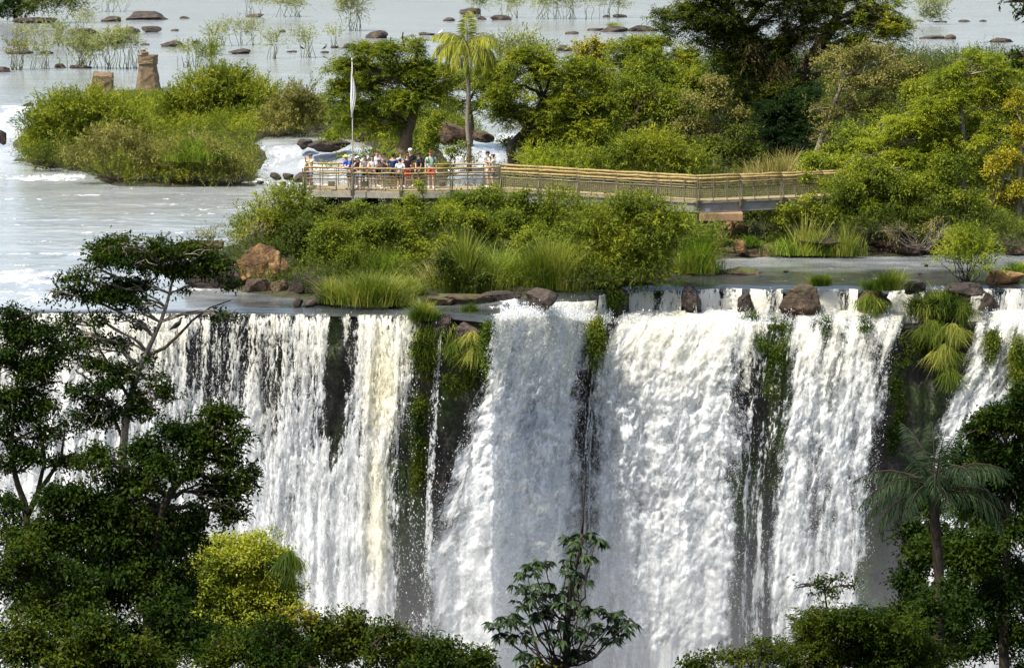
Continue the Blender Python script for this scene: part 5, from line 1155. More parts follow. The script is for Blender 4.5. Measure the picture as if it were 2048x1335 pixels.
for i, (x, y, rx, ry, Y, lab) in enumerate(MOSS):
    P('moss_patch', lab, 'moss', Y, (x, y + ry), [(x, y, rx, ry), (x + rx * .2, y - ry * .4, rx * .9, ry * .6)], 'moss', 'tiny', .09, 3.5, 8, gap=.05, twigs=0, foliage='moss', na=.15, shell=.15, low=-1)
P('moss_patch', 'large moss patch hanging between the widest torrent and ragged fall', 'moss', 129.0, (1545, 800), [(1550, 655, 36, 18), (1535, 700, 30, 36), (1560, 720, 22, 50), (1540, 770, 16, 50), (1515, 680, 18, 26), (1575, 680, 10, 30)], 'moss', 'tiny', .09, 2.2, 8, gap=.42, flat=.35, twigs=0, foliage='moss', low=-1, shell=.2)
P('moss_patch', 'long dark green moss streak down the dark column', 'moss', 122.6, (850, 1000), [(848, 720, 22, 60), (842, 800, 20, 60), (838, 880, 17, 60), (836, 960, 13, 60)], 'shade2', 'tiny', .09, 2.6, 8, gap=.25, twigs=0, foliage='moss', low=-1, shell=.2, flat=.5)
P('moss_patch', 'moss curtain below the hanging grasses of the dark column', 'moss', 122.5, (920, 800), [(900, 730, 30, 40), (950, 730, 22, 50), (920, 770, 26, 30)], 'shade2', 'tiny', .09, 1.8, 8, gap=.35, twigs=0, foliage='moss', low=-1, shell=.2, flat=.4)
P('moss_patch', 'dark moss on the left wall of the right cleft', 'moss', 128.2, (1800, 900), [(1800, 720, 16, 60), (1795, 800, 18, 60), (1785, 880, 18, 50)], 'shade2', 'tiny', .09, 2.2, 8, gap=.3, twigs=0, foliage='moss', low=-1, flat=.5)

# the palm behind the platform
rg = np.random.RandomState(5)
fr = []
for k in range(20):
    az = k * 2.399; up_ = k / 20
    fr.append((az, 1.2 - 1.1 * (1 - up_) ** .8 + rg.uniform(-.15, .15), 2.9 + rg.uniform(-.4, .3), 3.0 - 1.2 * up_ + rg.uniform(-.2, .2), 1.2))
fr += [(0.0, .35, 2.6, 2.2, 1.3), (math.pi, .35, 2.6, 2.2, 1.2), (.2, .0, 2.4, 1.7, 1.4), (-.25, .15, 2.5, 1.8, 1.4), (1.35, 1.5, 2.2, .5, .2), (-1.6, 1.45, 2.2, .5, .3), (3.0, .9, 2.5, 1.6, .7), (2.7, .6, 2.4, 1.9, 1.0)]
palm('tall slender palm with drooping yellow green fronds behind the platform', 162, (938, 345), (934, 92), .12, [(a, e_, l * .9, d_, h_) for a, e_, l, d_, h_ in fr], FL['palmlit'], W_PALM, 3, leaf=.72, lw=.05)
P('bush', 'dry clump of old stalks on the palm trunk', 'plant', 161.8, (937, 335), [(938, 318, 7, 14), (928, 300, 4, 8)], 'straw', 'hang', .1, 1.6, 8, gap=0, twigs=0)


# ---- fuller masses of the grove and the island slope
P('tree', 'dense fresh green tree mass directly behind the wide layered tree', 'tree', 174, (1130, 340), [(1020, 190, 50, 30), (1090, 180, 60, 40), (1160, 200, 60, 44), (1080, 240, 60, 36), (1150, 260, 70, 40), (1210, 180, 40, 40), (1200, 280, 50, 36), (1100, 290, 50, 30)], 'green', 'broad', .16, 3.2, 8, W_MID, gap=.2)
P('tree', 'rounded green tree mass between the bright flat crown and the tallest tree', 'tree', 200, (1340, 330), [(1300, 150, 60, 44), (1370, 170, 60, 46), (1250, 190, 50, 40), (1330, 230, 70, 50), (1400, 190, 44, 44)], 'green', 'broad', .2, 3.4, 8, W_MID, gap=.2)
P('tree', 'shadowy tree mass under the limbs of the tallest tree', 'tree', 190, (1520, 338), [(1480, 180, 54, 50), (1530, 150, 50, 50), (1600, 170, 50, 50), (1500, 250, 60, 50), (1580, 250, 60, 50), (1540, 300, 60, 40), (1440, 130, 44, 40)], 'deep', 'broad', .19, 3.4, 8, W_DARK, gap=.2)
P('tree', 'broad yellow green tree mass behind the bright feathery tree', 'tree', 168, (1900, 440), [(1860, 200, 60, 44), (1940, 170, 70, 40), (2010, 200, 60, 50), (1780, 260, 60, 44), (1880, 270, 80, 50), (1980, 270, 70, 60), (1740, 320, 60, 36), (1830, 330, 80, 40), (1940, 340, 80, 50), (2030, 320, 40, 50)], 'yg', 'broad', .16, 3.4, 8, W_GREY, gap=.22)
P('tree', 'green tree mass behind the leaning tree by the rapids', 'tree', 180, (760, 318), [(700, 180, 50, 44), (760, 160, 60, 44), (830, 150, 50, 40), (780, 220, 60, 36), (710, 235, 50, 34), (860, 190, 36, 36), (680, 275, 34, 22)], 'green', 'broad', .17, 3.0, 8, W_MID, gap=.25)
P('bush', 'leafy green bush swallowing the far end of the bridge', 'bush', 145.6, (1740, 428), [(1700, 365, 44, 34), (1755, 350, 50, 36), (1800, 375, 50, 34), (1720, 400, 50, 24), (1680, 385, 24, 26), (1780, 405, 50, 22)], 'yg', 'broad', .14, 3.4, 8, W_GREY, stems=8, gap=.2)
P('bush', 'dark green bush on the shaded slope left of the reeds', 'bush', 134, (720, 555), [(660, 470, 50, 40), (730, 480, 50, 40), (790, 470, 44, 44), (700, 520, 50, 28), (640, 510, 40, 30), (830, 510, 36, 36)], 'green', 'broad', .13, 3.2, 8, W_GREY, twigs=50, gap=.24)
P('bush', 'dark leafy bush above the dark shaded rock wall', 'bush', 137, (600, 535), [(590, 480, 44, 34), (630, 460, 40, 34), (560, 505, 36, 22), (620, 515, 44, 20)], 'dark', 'broad', .13, 3.2, 8, W_GREY, gap=.2)
P('bush', 'mixed green bush in the middle of the slope above the reeds', 'bush', 139, (930, 510), [(880, 450, 44, 34), (940, 440, 50, 36), (1000, 460, 50, 36), (910, 490, 44, 26), (1060, 480, 50, 34)], 'green', 'broad', .13, 3.2, 8, W_GREY, twigs=50, gap=.22)
P('bush', 'yellow green leafy bush between the reeds and the large dense bush', 'bush', 134.5, (1090, 545), [(1060, 490, 40, 34), (1110, 480, 40, 40), (1130, 520, 36, 30)], 'yg', 'broad', .13, 3.0, 8, W_GREY, gap=.22)
P('bush', 'overhanging dark bush above the black rock on the right bank', 'bush', 144, (1880, 490), [(1780, 448, 60, 20), (1860, 440, 60, 22), (1940, 452, 60, 24), (2000, 470, 40, 24), (1720, 455, 40, 16)], 'dark', 'feather', .13, 3.0, 12, W_GREY, twigs=60, gap=.2)
P('shrub', 'bare brown roots and twigs hanging over the right bank', 'shrub', 143.2, (1850, 500), [(1800, 460, 50, 16), (1880, 455, 50, 18)], 'straw', 'hang', .1, .5, 8, W_GREY, stems=24, twigs=50)

P('bush', 'near black leaf mass added for the dark void between the platform pillars', 'bush', 151.9, (800, 425), [(650, 412, 44, 20), (730, 412, 50, 20), (820, 412, 50, 20), (900, 408, 50, 20), (970, 400, 40, 20)], 'shade', 'broad', .13, 3.2, 8, W_DARK, gap=.1)  # added dark leaves standing in for the unlit void under the deck

P('tree', 'soft green tree behind the palm trunk filling the gap before the rapids', 'tree', 190, (940, 300), [(915, 165, 46, 34), (960, 180, 44, 40), (895, 205, 36, 26), (985, 150, 36, 34), (950, 220, 40, 26), (1000, 215, 30, 30)], 'green', 'pinnate', .14, 3.0, 9, W_MID, trunk=[(945, 250), (940, 200)], tr=(.16, .06), seed=140)

# ---- low undergrowth over the islands: nobody could count it
def undergrowth(label, n, box, mats, size, seed, hmax):
    rng = np.random.RandomState(seed); x = rng.uniform(box[0], box[1], n * 3); y = rng.uniform(box[2], box[3], n * 3)
    sd_ = np.maximum(poly_sd(LAND[0], x, y), poly_sd(LAND[1], x, y)); pxx = PW / 2 + x / y * FPX
    k = (sd_ + fbm(x * .4, y * .4, 2.2, 3) * .8 > .05) & (np.abs(x) < y * .185) & (y > lip(pxx) + 2.2); x, y = x[k][:n], y[k][:n]
    z = land_h(x, y); hn = hmax * np.clip(.45 + .8 * fbm(x * .5, y * .5, 7.7, 3), .1, 1.2)
    p = np.stack([x, y, z + rng.uniform(0, 1, len(x)) * hn], 1); o = nrm(rng.normal(0, .5, (len(x), 3)) + UPV - np.array([0, .4, 0]))
    V, ct = style_leaves(rng, p, o, 'feather', size, 9, seed)
    leaf_mesh('undergrowth', V, rng, FL[mats], None, (0, 0, 0), ct)
    ob = bpy.context.scene.collection.objects[-1]
    tag(ob, label, 'undergrowth', kind='stuff')
undergrowth('low green undergrowth covering the island under and around the bridge', 26000, (-16, 46, 128, 178), 'dark', .13, 1, .9)
undergrowth('low green undergrowth covering the wooded bank behind the bridge', 26000, (-8, 60, 168, 285), 'dark', .2, 2, 1.6)
undergrowth('low olive undergrowth covering the left island', 22000, (-40, 4, 174, 228), 'yg', .17, 3, 1.1)
# ================================================================ foreground forest on the near slope
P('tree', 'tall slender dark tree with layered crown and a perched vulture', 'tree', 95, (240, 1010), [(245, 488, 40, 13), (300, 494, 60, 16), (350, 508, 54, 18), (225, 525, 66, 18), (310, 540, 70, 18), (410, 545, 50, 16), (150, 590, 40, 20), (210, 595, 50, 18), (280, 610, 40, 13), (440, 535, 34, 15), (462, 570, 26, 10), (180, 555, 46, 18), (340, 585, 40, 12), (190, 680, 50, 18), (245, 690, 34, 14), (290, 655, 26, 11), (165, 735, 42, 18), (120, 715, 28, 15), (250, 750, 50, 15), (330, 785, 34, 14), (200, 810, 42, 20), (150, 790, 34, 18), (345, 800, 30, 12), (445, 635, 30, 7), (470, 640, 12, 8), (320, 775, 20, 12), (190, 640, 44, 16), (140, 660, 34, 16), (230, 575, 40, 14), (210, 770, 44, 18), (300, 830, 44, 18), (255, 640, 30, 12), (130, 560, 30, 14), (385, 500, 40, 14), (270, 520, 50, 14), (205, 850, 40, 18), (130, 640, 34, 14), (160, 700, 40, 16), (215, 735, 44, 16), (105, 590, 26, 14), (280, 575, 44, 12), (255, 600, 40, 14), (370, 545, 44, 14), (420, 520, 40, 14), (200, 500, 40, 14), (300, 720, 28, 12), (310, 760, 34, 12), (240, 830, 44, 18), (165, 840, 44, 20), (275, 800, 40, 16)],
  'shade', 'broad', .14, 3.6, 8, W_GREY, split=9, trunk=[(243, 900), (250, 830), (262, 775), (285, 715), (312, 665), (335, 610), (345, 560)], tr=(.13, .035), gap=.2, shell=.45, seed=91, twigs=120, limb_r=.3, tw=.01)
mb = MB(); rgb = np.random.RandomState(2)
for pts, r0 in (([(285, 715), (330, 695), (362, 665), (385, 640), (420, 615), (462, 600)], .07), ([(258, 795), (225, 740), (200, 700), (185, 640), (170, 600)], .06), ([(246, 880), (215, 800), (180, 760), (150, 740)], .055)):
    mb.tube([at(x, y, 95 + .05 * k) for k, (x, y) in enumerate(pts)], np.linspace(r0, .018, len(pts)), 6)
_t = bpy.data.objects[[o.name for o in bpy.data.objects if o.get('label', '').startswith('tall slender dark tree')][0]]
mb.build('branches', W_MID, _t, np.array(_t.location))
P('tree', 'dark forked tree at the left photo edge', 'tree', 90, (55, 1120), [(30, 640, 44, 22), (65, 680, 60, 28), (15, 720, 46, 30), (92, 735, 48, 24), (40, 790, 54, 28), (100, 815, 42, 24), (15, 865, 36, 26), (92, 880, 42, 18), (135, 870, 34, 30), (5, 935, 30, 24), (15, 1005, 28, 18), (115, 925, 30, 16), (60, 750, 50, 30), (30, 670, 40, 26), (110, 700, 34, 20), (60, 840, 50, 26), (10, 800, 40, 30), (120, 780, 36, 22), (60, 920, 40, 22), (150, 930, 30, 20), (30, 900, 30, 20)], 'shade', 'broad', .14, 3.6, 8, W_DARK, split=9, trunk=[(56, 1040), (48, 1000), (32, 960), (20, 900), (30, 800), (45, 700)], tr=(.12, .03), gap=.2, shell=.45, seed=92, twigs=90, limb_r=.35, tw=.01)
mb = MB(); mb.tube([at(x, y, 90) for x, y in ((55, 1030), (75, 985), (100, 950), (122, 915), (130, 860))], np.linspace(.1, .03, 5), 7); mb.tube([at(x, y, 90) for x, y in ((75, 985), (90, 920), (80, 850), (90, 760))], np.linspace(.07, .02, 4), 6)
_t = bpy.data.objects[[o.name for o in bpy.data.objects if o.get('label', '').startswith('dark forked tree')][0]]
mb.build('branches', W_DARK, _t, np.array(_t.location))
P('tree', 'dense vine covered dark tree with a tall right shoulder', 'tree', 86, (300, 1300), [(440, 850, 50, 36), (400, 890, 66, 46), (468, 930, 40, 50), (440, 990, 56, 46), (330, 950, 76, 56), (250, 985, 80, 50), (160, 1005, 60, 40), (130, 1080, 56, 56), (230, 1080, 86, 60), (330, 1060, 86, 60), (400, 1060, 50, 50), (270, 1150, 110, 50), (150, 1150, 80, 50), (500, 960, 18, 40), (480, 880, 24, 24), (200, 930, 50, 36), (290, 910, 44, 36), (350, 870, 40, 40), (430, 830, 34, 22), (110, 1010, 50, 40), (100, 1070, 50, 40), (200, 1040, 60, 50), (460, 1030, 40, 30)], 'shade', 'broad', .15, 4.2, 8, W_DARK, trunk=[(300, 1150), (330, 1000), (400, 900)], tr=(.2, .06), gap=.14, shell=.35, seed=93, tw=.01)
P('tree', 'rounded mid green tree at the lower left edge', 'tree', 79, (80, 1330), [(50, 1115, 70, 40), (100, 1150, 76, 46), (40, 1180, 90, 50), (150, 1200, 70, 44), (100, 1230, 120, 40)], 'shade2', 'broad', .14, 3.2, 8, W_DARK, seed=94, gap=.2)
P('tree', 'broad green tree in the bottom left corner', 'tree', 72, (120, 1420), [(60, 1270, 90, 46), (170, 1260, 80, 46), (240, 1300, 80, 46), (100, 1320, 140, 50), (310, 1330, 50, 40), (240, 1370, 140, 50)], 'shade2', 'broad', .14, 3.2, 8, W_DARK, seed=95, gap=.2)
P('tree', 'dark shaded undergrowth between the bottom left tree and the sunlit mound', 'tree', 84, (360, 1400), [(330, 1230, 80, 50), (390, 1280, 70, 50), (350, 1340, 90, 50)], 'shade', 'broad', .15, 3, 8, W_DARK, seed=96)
# sunlit mound
rock('mossy rock mound standing in front of the left curtain, wrapped in vines', 470, 1330, 280, 240, 0, RK_MID, 777, Y=106, sub=5, square=.3, sink=.1, dfac=.6, name='rock_mound')
P('vine_carpet', 'sunlit yellow green vine carpet on the rock mound before the curtain', 'vines', 105.2, (480, 1300), [(470, 1120, 100, 52), (530, 1140, 60, 50), (400, 1160, 80, 60), (560, 1180, 40, 40), (480, 1200, 120, 60), (585, 1215, 24, 34), (440, 1250, 120, 40), (370, 1200, 50, 40)], 'mound', 'broad', .12, 4.0, 8, W_STEM, seed=97, gap=.15, shell=.15, twigs=0)
grass('hanging_grass', 'pale grass hanging at the right rim of the sunlit mound', 104, (580, 1120), 44, 70, 600, FL['grass'], 98, .5, .03, hang=True, depth=.5)
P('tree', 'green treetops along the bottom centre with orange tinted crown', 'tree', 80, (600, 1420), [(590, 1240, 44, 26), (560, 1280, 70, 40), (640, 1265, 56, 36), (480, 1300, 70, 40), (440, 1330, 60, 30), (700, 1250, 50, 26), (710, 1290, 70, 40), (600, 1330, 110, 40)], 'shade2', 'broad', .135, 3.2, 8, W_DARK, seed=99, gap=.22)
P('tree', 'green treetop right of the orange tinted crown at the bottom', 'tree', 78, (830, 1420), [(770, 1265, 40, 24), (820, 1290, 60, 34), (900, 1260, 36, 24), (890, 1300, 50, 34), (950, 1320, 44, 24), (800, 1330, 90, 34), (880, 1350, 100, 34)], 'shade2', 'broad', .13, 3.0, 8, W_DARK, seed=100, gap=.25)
P('bush', 'orange brown young leaves on the bottom centre treetops', 'bush', 79.5, (600, 1300), [(592, 1228, 34, 16), (620, 1240, 22, 12)], 'gold', 'broad', .12, 1.6, 8, W_DARK, seed=101)
P('bush', 'yellow green bush top between the big leaved tree and bottom edge', 'bush', 82, (1090, 1400), [(1085, 1335, 50, 14)], 'mound', 'broad', .12, 3, 8, seed=102)
# big leaved tree with a bare pole
def big_leaf_tree():
    Y = 82; loc = at(1135, 1420, Y); root = thing('tree', 'big leaved umbrella tree with a bare pole rising before the torrents', 'tree', loc)
    rng = np.random.RandomState(8)
    C = [(1460, 440), (1400, 475), (1510, 470), (1430, 515), (1490, 560), (1200, 605), (1260, 595), (1350, 585), (1165, 645), (1385, 640), (1110, 700), (1250, 690), (1440, 690), (1130, 785), (1200, 775), (1350, 795), (1420, 835), (1500, 825), (1600, 845), (1060, 850), (1000, 900), (1100, 885), (1180, 865), (1260, 855), (1330, 895), (1400, 935), (1480, 900), (1570, 920), (1640, 930), (1675, 890), (1050, 960), (1120, 955), (1230, 965), (1350, 975), (1470, 955), (1600, 975), (1490, 1030), (1400, 1055), (1120, 1050), (1180, 1080), (1310, 740), (1180, 720), (1300, 820), (1390, 720)]
    VV = []; mb = MB()
    tr = [at(x, y, Y) for x, y in ((1135, 1420), (1132, 1330), (1135, 1240), (1142, 1160), (1158, 1110), (1164, 1066))]
    mb.tube(tr, [.11, .1, .085, .07, .055, .045], 8)
    mb.tube([at(x, y, Y - .05) for x, y in ((1118, 1420), (1085, 1335), (1072, 1290), (1060, 1250))], [.06, .05, .04, .03], 7)
    T = np.array(tr[1:])
    for (zx, zy) in C:
        px, py = 600 + zx / 2.56, 900 + zy / 2.56
        c = at(px, py, Y + rng.normal(0, .5)); k = np.argmin(np.linalg.norm(T - c - np.array([0, 0, -rng.uniform(.8, 2.2)]), axis=1))
        if np.linalg.norm(T[k] - c) > .2: limb(mb, T[k], c, .03, .014, rng, -.12, 6, 5)
        for q in range(rng.randint(4, 7)):
            az = rng.uniform(0, 6.28); Ls = rng.uniform(.14, .24); h = np.array([math.cos(az), math.sin(az), rng.uniform(-.3, .8)]); dz0 = rng.uniform(-.25, .45); b = c + h * Ls
            mb.tube([c, b], [.008, .005], 4)
            for j in range(8):
                a2 = az + (j - 3.5) * .62; dr = np.array([math.cos(a2), math.sin(a2), -.5 + rng.normal(0, .3) + dz0])
                VV.append((b, dr, UPV + rng.normal(0, .2, 3), rng.uniform(.22, .34) * (1 - .06 * abs(j - 3.5)), rng.uniform(.095, .125)))
    a = [np.array([v[k] for v in VV]) for k in range(5)]
    leaf_mesh('leaves', leaves(*a, .3), rng, FL['cecropia'], root, loc)
    mb.build('trunk', W_DARK, root, loc)
    mb = MB(); mb.tube([at(x, y, Y) for x, y in ((1164, 1068), (1166, 1040), (1167, 1010), (1169.5, 985), (1171, 965), (1171, 944))], [.036, .03, .028, .024, .02, .014], 6); mb.build('bare_pole', W_DARK, root, loc)
big_leaf_tree()

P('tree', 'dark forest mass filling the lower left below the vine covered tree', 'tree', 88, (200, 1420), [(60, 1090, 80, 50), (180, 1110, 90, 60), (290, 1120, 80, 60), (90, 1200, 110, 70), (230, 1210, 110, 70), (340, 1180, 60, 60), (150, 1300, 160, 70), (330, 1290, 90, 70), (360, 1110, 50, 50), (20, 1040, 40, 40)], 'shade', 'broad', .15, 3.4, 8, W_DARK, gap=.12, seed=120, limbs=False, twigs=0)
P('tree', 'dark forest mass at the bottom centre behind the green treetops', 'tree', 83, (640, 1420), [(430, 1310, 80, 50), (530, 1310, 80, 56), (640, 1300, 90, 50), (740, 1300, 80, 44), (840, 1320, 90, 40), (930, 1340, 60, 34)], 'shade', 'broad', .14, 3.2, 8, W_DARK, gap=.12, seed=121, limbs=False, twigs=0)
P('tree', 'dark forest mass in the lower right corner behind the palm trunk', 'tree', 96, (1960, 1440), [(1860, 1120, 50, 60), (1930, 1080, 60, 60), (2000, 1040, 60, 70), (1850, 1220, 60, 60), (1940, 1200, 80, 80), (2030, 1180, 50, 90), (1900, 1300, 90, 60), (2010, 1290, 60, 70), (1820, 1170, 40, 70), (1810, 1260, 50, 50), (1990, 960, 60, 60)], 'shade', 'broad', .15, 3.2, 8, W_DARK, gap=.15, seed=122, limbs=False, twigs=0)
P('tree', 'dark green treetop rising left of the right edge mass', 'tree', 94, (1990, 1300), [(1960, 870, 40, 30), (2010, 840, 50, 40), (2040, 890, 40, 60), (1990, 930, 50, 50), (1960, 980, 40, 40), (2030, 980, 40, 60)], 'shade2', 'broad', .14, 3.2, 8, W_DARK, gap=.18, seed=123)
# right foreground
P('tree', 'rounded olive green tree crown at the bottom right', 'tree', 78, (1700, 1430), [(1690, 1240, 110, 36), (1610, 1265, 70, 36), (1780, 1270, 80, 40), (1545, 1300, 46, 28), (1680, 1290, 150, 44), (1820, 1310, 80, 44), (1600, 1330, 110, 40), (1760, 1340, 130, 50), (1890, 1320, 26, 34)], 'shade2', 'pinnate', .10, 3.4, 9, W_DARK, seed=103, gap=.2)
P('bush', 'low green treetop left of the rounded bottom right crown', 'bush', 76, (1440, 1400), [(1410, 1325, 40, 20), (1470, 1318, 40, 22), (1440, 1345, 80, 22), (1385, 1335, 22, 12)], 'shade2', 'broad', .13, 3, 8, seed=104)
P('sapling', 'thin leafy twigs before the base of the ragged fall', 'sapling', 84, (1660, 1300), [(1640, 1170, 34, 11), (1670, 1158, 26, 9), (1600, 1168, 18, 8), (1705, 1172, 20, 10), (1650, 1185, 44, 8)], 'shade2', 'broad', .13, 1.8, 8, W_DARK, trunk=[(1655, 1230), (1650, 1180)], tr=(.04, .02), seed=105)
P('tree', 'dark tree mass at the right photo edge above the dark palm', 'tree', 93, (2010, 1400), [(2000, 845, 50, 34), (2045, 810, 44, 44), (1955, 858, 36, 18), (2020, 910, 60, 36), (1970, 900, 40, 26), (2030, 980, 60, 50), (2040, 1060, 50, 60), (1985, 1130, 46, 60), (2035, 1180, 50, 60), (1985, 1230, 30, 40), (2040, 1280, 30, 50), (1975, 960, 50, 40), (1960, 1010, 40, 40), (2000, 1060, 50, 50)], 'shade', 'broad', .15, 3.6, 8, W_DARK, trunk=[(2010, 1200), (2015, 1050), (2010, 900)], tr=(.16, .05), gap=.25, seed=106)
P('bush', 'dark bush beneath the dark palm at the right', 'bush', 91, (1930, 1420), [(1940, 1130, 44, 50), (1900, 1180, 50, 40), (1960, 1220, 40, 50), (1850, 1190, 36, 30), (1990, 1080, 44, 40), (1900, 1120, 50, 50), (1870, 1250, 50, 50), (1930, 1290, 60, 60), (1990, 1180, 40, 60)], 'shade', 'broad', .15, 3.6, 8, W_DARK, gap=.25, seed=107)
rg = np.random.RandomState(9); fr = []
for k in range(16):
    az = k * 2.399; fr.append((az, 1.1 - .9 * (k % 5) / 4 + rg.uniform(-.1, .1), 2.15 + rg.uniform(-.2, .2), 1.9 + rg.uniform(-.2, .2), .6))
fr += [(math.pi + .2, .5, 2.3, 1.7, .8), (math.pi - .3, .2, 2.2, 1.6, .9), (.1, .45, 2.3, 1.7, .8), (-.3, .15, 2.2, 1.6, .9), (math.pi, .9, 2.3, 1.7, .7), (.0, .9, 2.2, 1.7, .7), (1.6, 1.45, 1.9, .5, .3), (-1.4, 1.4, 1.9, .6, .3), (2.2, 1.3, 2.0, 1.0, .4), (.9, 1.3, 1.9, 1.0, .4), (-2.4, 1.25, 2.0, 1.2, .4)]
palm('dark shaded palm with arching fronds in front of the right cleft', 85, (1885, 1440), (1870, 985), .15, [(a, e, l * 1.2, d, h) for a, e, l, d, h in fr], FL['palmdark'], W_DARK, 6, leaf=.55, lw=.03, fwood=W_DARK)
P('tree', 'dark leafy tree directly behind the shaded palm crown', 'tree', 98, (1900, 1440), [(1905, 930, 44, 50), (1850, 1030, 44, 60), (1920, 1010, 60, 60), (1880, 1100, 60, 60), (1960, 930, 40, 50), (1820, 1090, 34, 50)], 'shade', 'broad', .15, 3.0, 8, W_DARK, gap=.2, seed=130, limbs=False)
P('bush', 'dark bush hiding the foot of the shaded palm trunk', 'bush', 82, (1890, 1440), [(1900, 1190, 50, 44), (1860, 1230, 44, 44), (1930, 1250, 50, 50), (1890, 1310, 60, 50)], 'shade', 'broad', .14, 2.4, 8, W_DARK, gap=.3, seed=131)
# overhanging branch at the top right corner, from a tree beside the viewpoint
P('tree', 'dark leafy branch reaching into the top right corner', 'tree', 62, (2330, 1500), [(2012, 4, 16, 7), (2040, 26, 14, 8), (2025, 112, 16, 5), (2035, 128, 10, 5), (2100, 20, 60, 40), (2180, 60, 90, 90), (2130, 130, 60, 40), (2240, -40, 120, 80)], 'shade', 'broad', .11, 2.0, 8, W_DARK, trunk=[(2320, 900), (2290, 400), (2240, 100)], tr=(.22, .06), gap=.2, seed=108)
# ================================================================ viewing platform and footbridge
M_RAIL = plain_mat('rail_wood', (.27, .20, .08), .75, .2, .3, 5, .3); M_POST = plain_mat('post_steel', (.13, .11, .065), .6, .35, .3, 6, .2)
M_GIRD = plain_mat('girder_steel', (.17, .165, .15), .55, .4, .2, 3, .1); M_DECK = plain_mat('deck_boards', (.25, .20, .11), .85, .2, .25, 7, .3)
M_EDGE = plain_mat('concrete_edge', (.25, .23, .18), .85, .2, .25, 3, .3); M_PILL = plain_mat('concrete_pillar', (.15, .125, .095), .9, .2, .35, 2.5, .4)
M_WIRE = plain_mat('wire', (.25, .21, .12), .5, .4, .15, 9, .1); M_BROWNC = plain_mat('brown_concrete', (.22, .14, .075), .9, .2, .35, 2.5, .4)
DZ = 2.5
def W(px, d, z=DZ): return np.array([px2x(px, d, z), d, z])
def poly_at(pts, s):
    """point and direction at length s along a polyline"""
    for a, b in zip(pts[:-1], pts[1:]):
        L = np.linalg.norm(b - a)
        if s <= L + 1e-6: return a + (b - a) * s / L, (b - a) / L
        s -= L
    return pts[-1], (pts[-1] - pts[-2]) / np.linalg.norm(pts[-1] - pts[-2])
def plen(pts): return sum(np.linalg.norm(b - a) for a, b in zip(pts[:-1], pts[1:]))
def railing(root, off, pts, out, main=2.3, n_sub=3, rails=((1.08, .05), (.86, .05), (.70, .028), (.55, .028)), brace=True, wires=(.1, .5)):
    L = plen(pts); nm = max(1, round(L / main)); tot = nm * n_sub
    out = np.array(out, float)
    for k in range(tot + 1):
        p, d = poly_at(pts, L * k / tot); mb = MB(); o = nrm(np.cross(d, UPV)) * (1 if np.dot(np.cross(d, UPV), out) > 0 else -1)
        if k % n_sub == 0:
            for q in (-.06, .06): mb.beam(p + d * q - UPV * (.38 if brace else 0), p + d * q + UPV * 1.06 , .05, .09)
            if brace: mb.beam(p + o * .02 - UPV * .42, p + o * .16 + UPV * .05, .14, .04); mb.beam(p + o * .16 + UPV * .03, p + o * .03 + UPV * .55, .05, .05)
        else: mb.beam(p + UPV * .0, p + UPV * 1.06, .045, .045)
        mb.build('post', M_POST, root, off)
    rg = np.random.RandomState(int(L * 10))
    for h, r in rails:
        mb = MB()
        for k in range(nm):
            a, d = poly_at(pts, L * k / nm + .005); b, _ = poly_at(pts, L * (k + 1) / nm - .005)
            ms = 4; P_ = [a + (b - a) * q / ms + UPV * (h + rg.normal(0, .012)) for q in range(ms + 1)]
            mb.tube(P_, [r * rg.uniform(.85, 1.1) for _ in P_], 6)
        mb.build('handrail', M_RAIL if r > .04 else M_POST, root, off)
    mb = MB(); n = int(L / .11)
    for k in range(n):
        p, d = poly_at(pts, L * (k + .5) / n); mb.beam(p + UPV * wires[0], p + UPV * wires[1], .009, .009)
    for h in np.linspace(wires[0], wires[1], 5):
        for a, b in zip(pts[:-1], pts[1:]): mb.beam(a + UPV * h, b + UPV * h, .012, .012)
    mb.build('wire_mesh', M_WIRE, root, off)

PF = [W(608, 150.6), W(808, 149.6), W(925, 150.1), W(1000, 150.6)]
PB = [W(614, 153.1), W(808, 152.3), W(925, 152.5), W(1000, 152.4)]
root = thing('viewing_platform', 'fenced viewing platform on concrete pillars, crowded with visitors', 'viewing platform', W(808, 151, 0)); off = np.array(root.location)
mb = MB()
for k in range(3):
    a, b, c, d = PF[k], PF[k + 1], PB[k + 1], PB[k]; t = UPV * .1
    mb.add([a, b, c, d, a - t, b - t, c - t, d - t], [(0, 1, 2, 3), (7, 6, 5, 4), (0, 4, 5, 1), (2, 6, 7, 3), (3, 7, 4, 0), (1, 5, 6, 2)])
mb.build('deck', M_DECK, root, off)
mb = MB()
for k in range(3): mb.beam(PF[k] - UPV * .2 - np.array([0, .03, 0]), PF[k + 1] - UPV * .2 - np.array([0, .03, 0]), .1, .3)
mb.beam(PF[0] - UPV * .2, PB[0] - UPV * .2, .1, .3)
mb.build('edge_beam', M_EDGE, root, off)
for px, d in ((637, 150.9), (692, 150.8), (782, 150.4), (870, 150.6), (960, 151), (640, 152.6), (782, 152), (900, 152)):
    p = W(px, d, 0); mb = MB(); mb.box((p[0], p[1], 1.0), (.5, .42, 2.78), bev=.02); mb.build('pillar', M_PILL, root, off)
for px in (663, 729, 884):
    p = W(px, 150.2); mb = MB(); mb.box((p[0], p[1], DZ + .32), (.34, .05, .26), bev=.02); mb.build('notice_board', M_POST, root, off)
railing(root, off, PF, (0, -1, 0)); railing(root, off, PB, (0, 1, 0), brace=False); railing(root, off, [PF[0] + np.array([.02, .16, 0]), PB[0] - np.array([0, .16, 0])], (-1, 0, 0), main=2.0, brace=False)

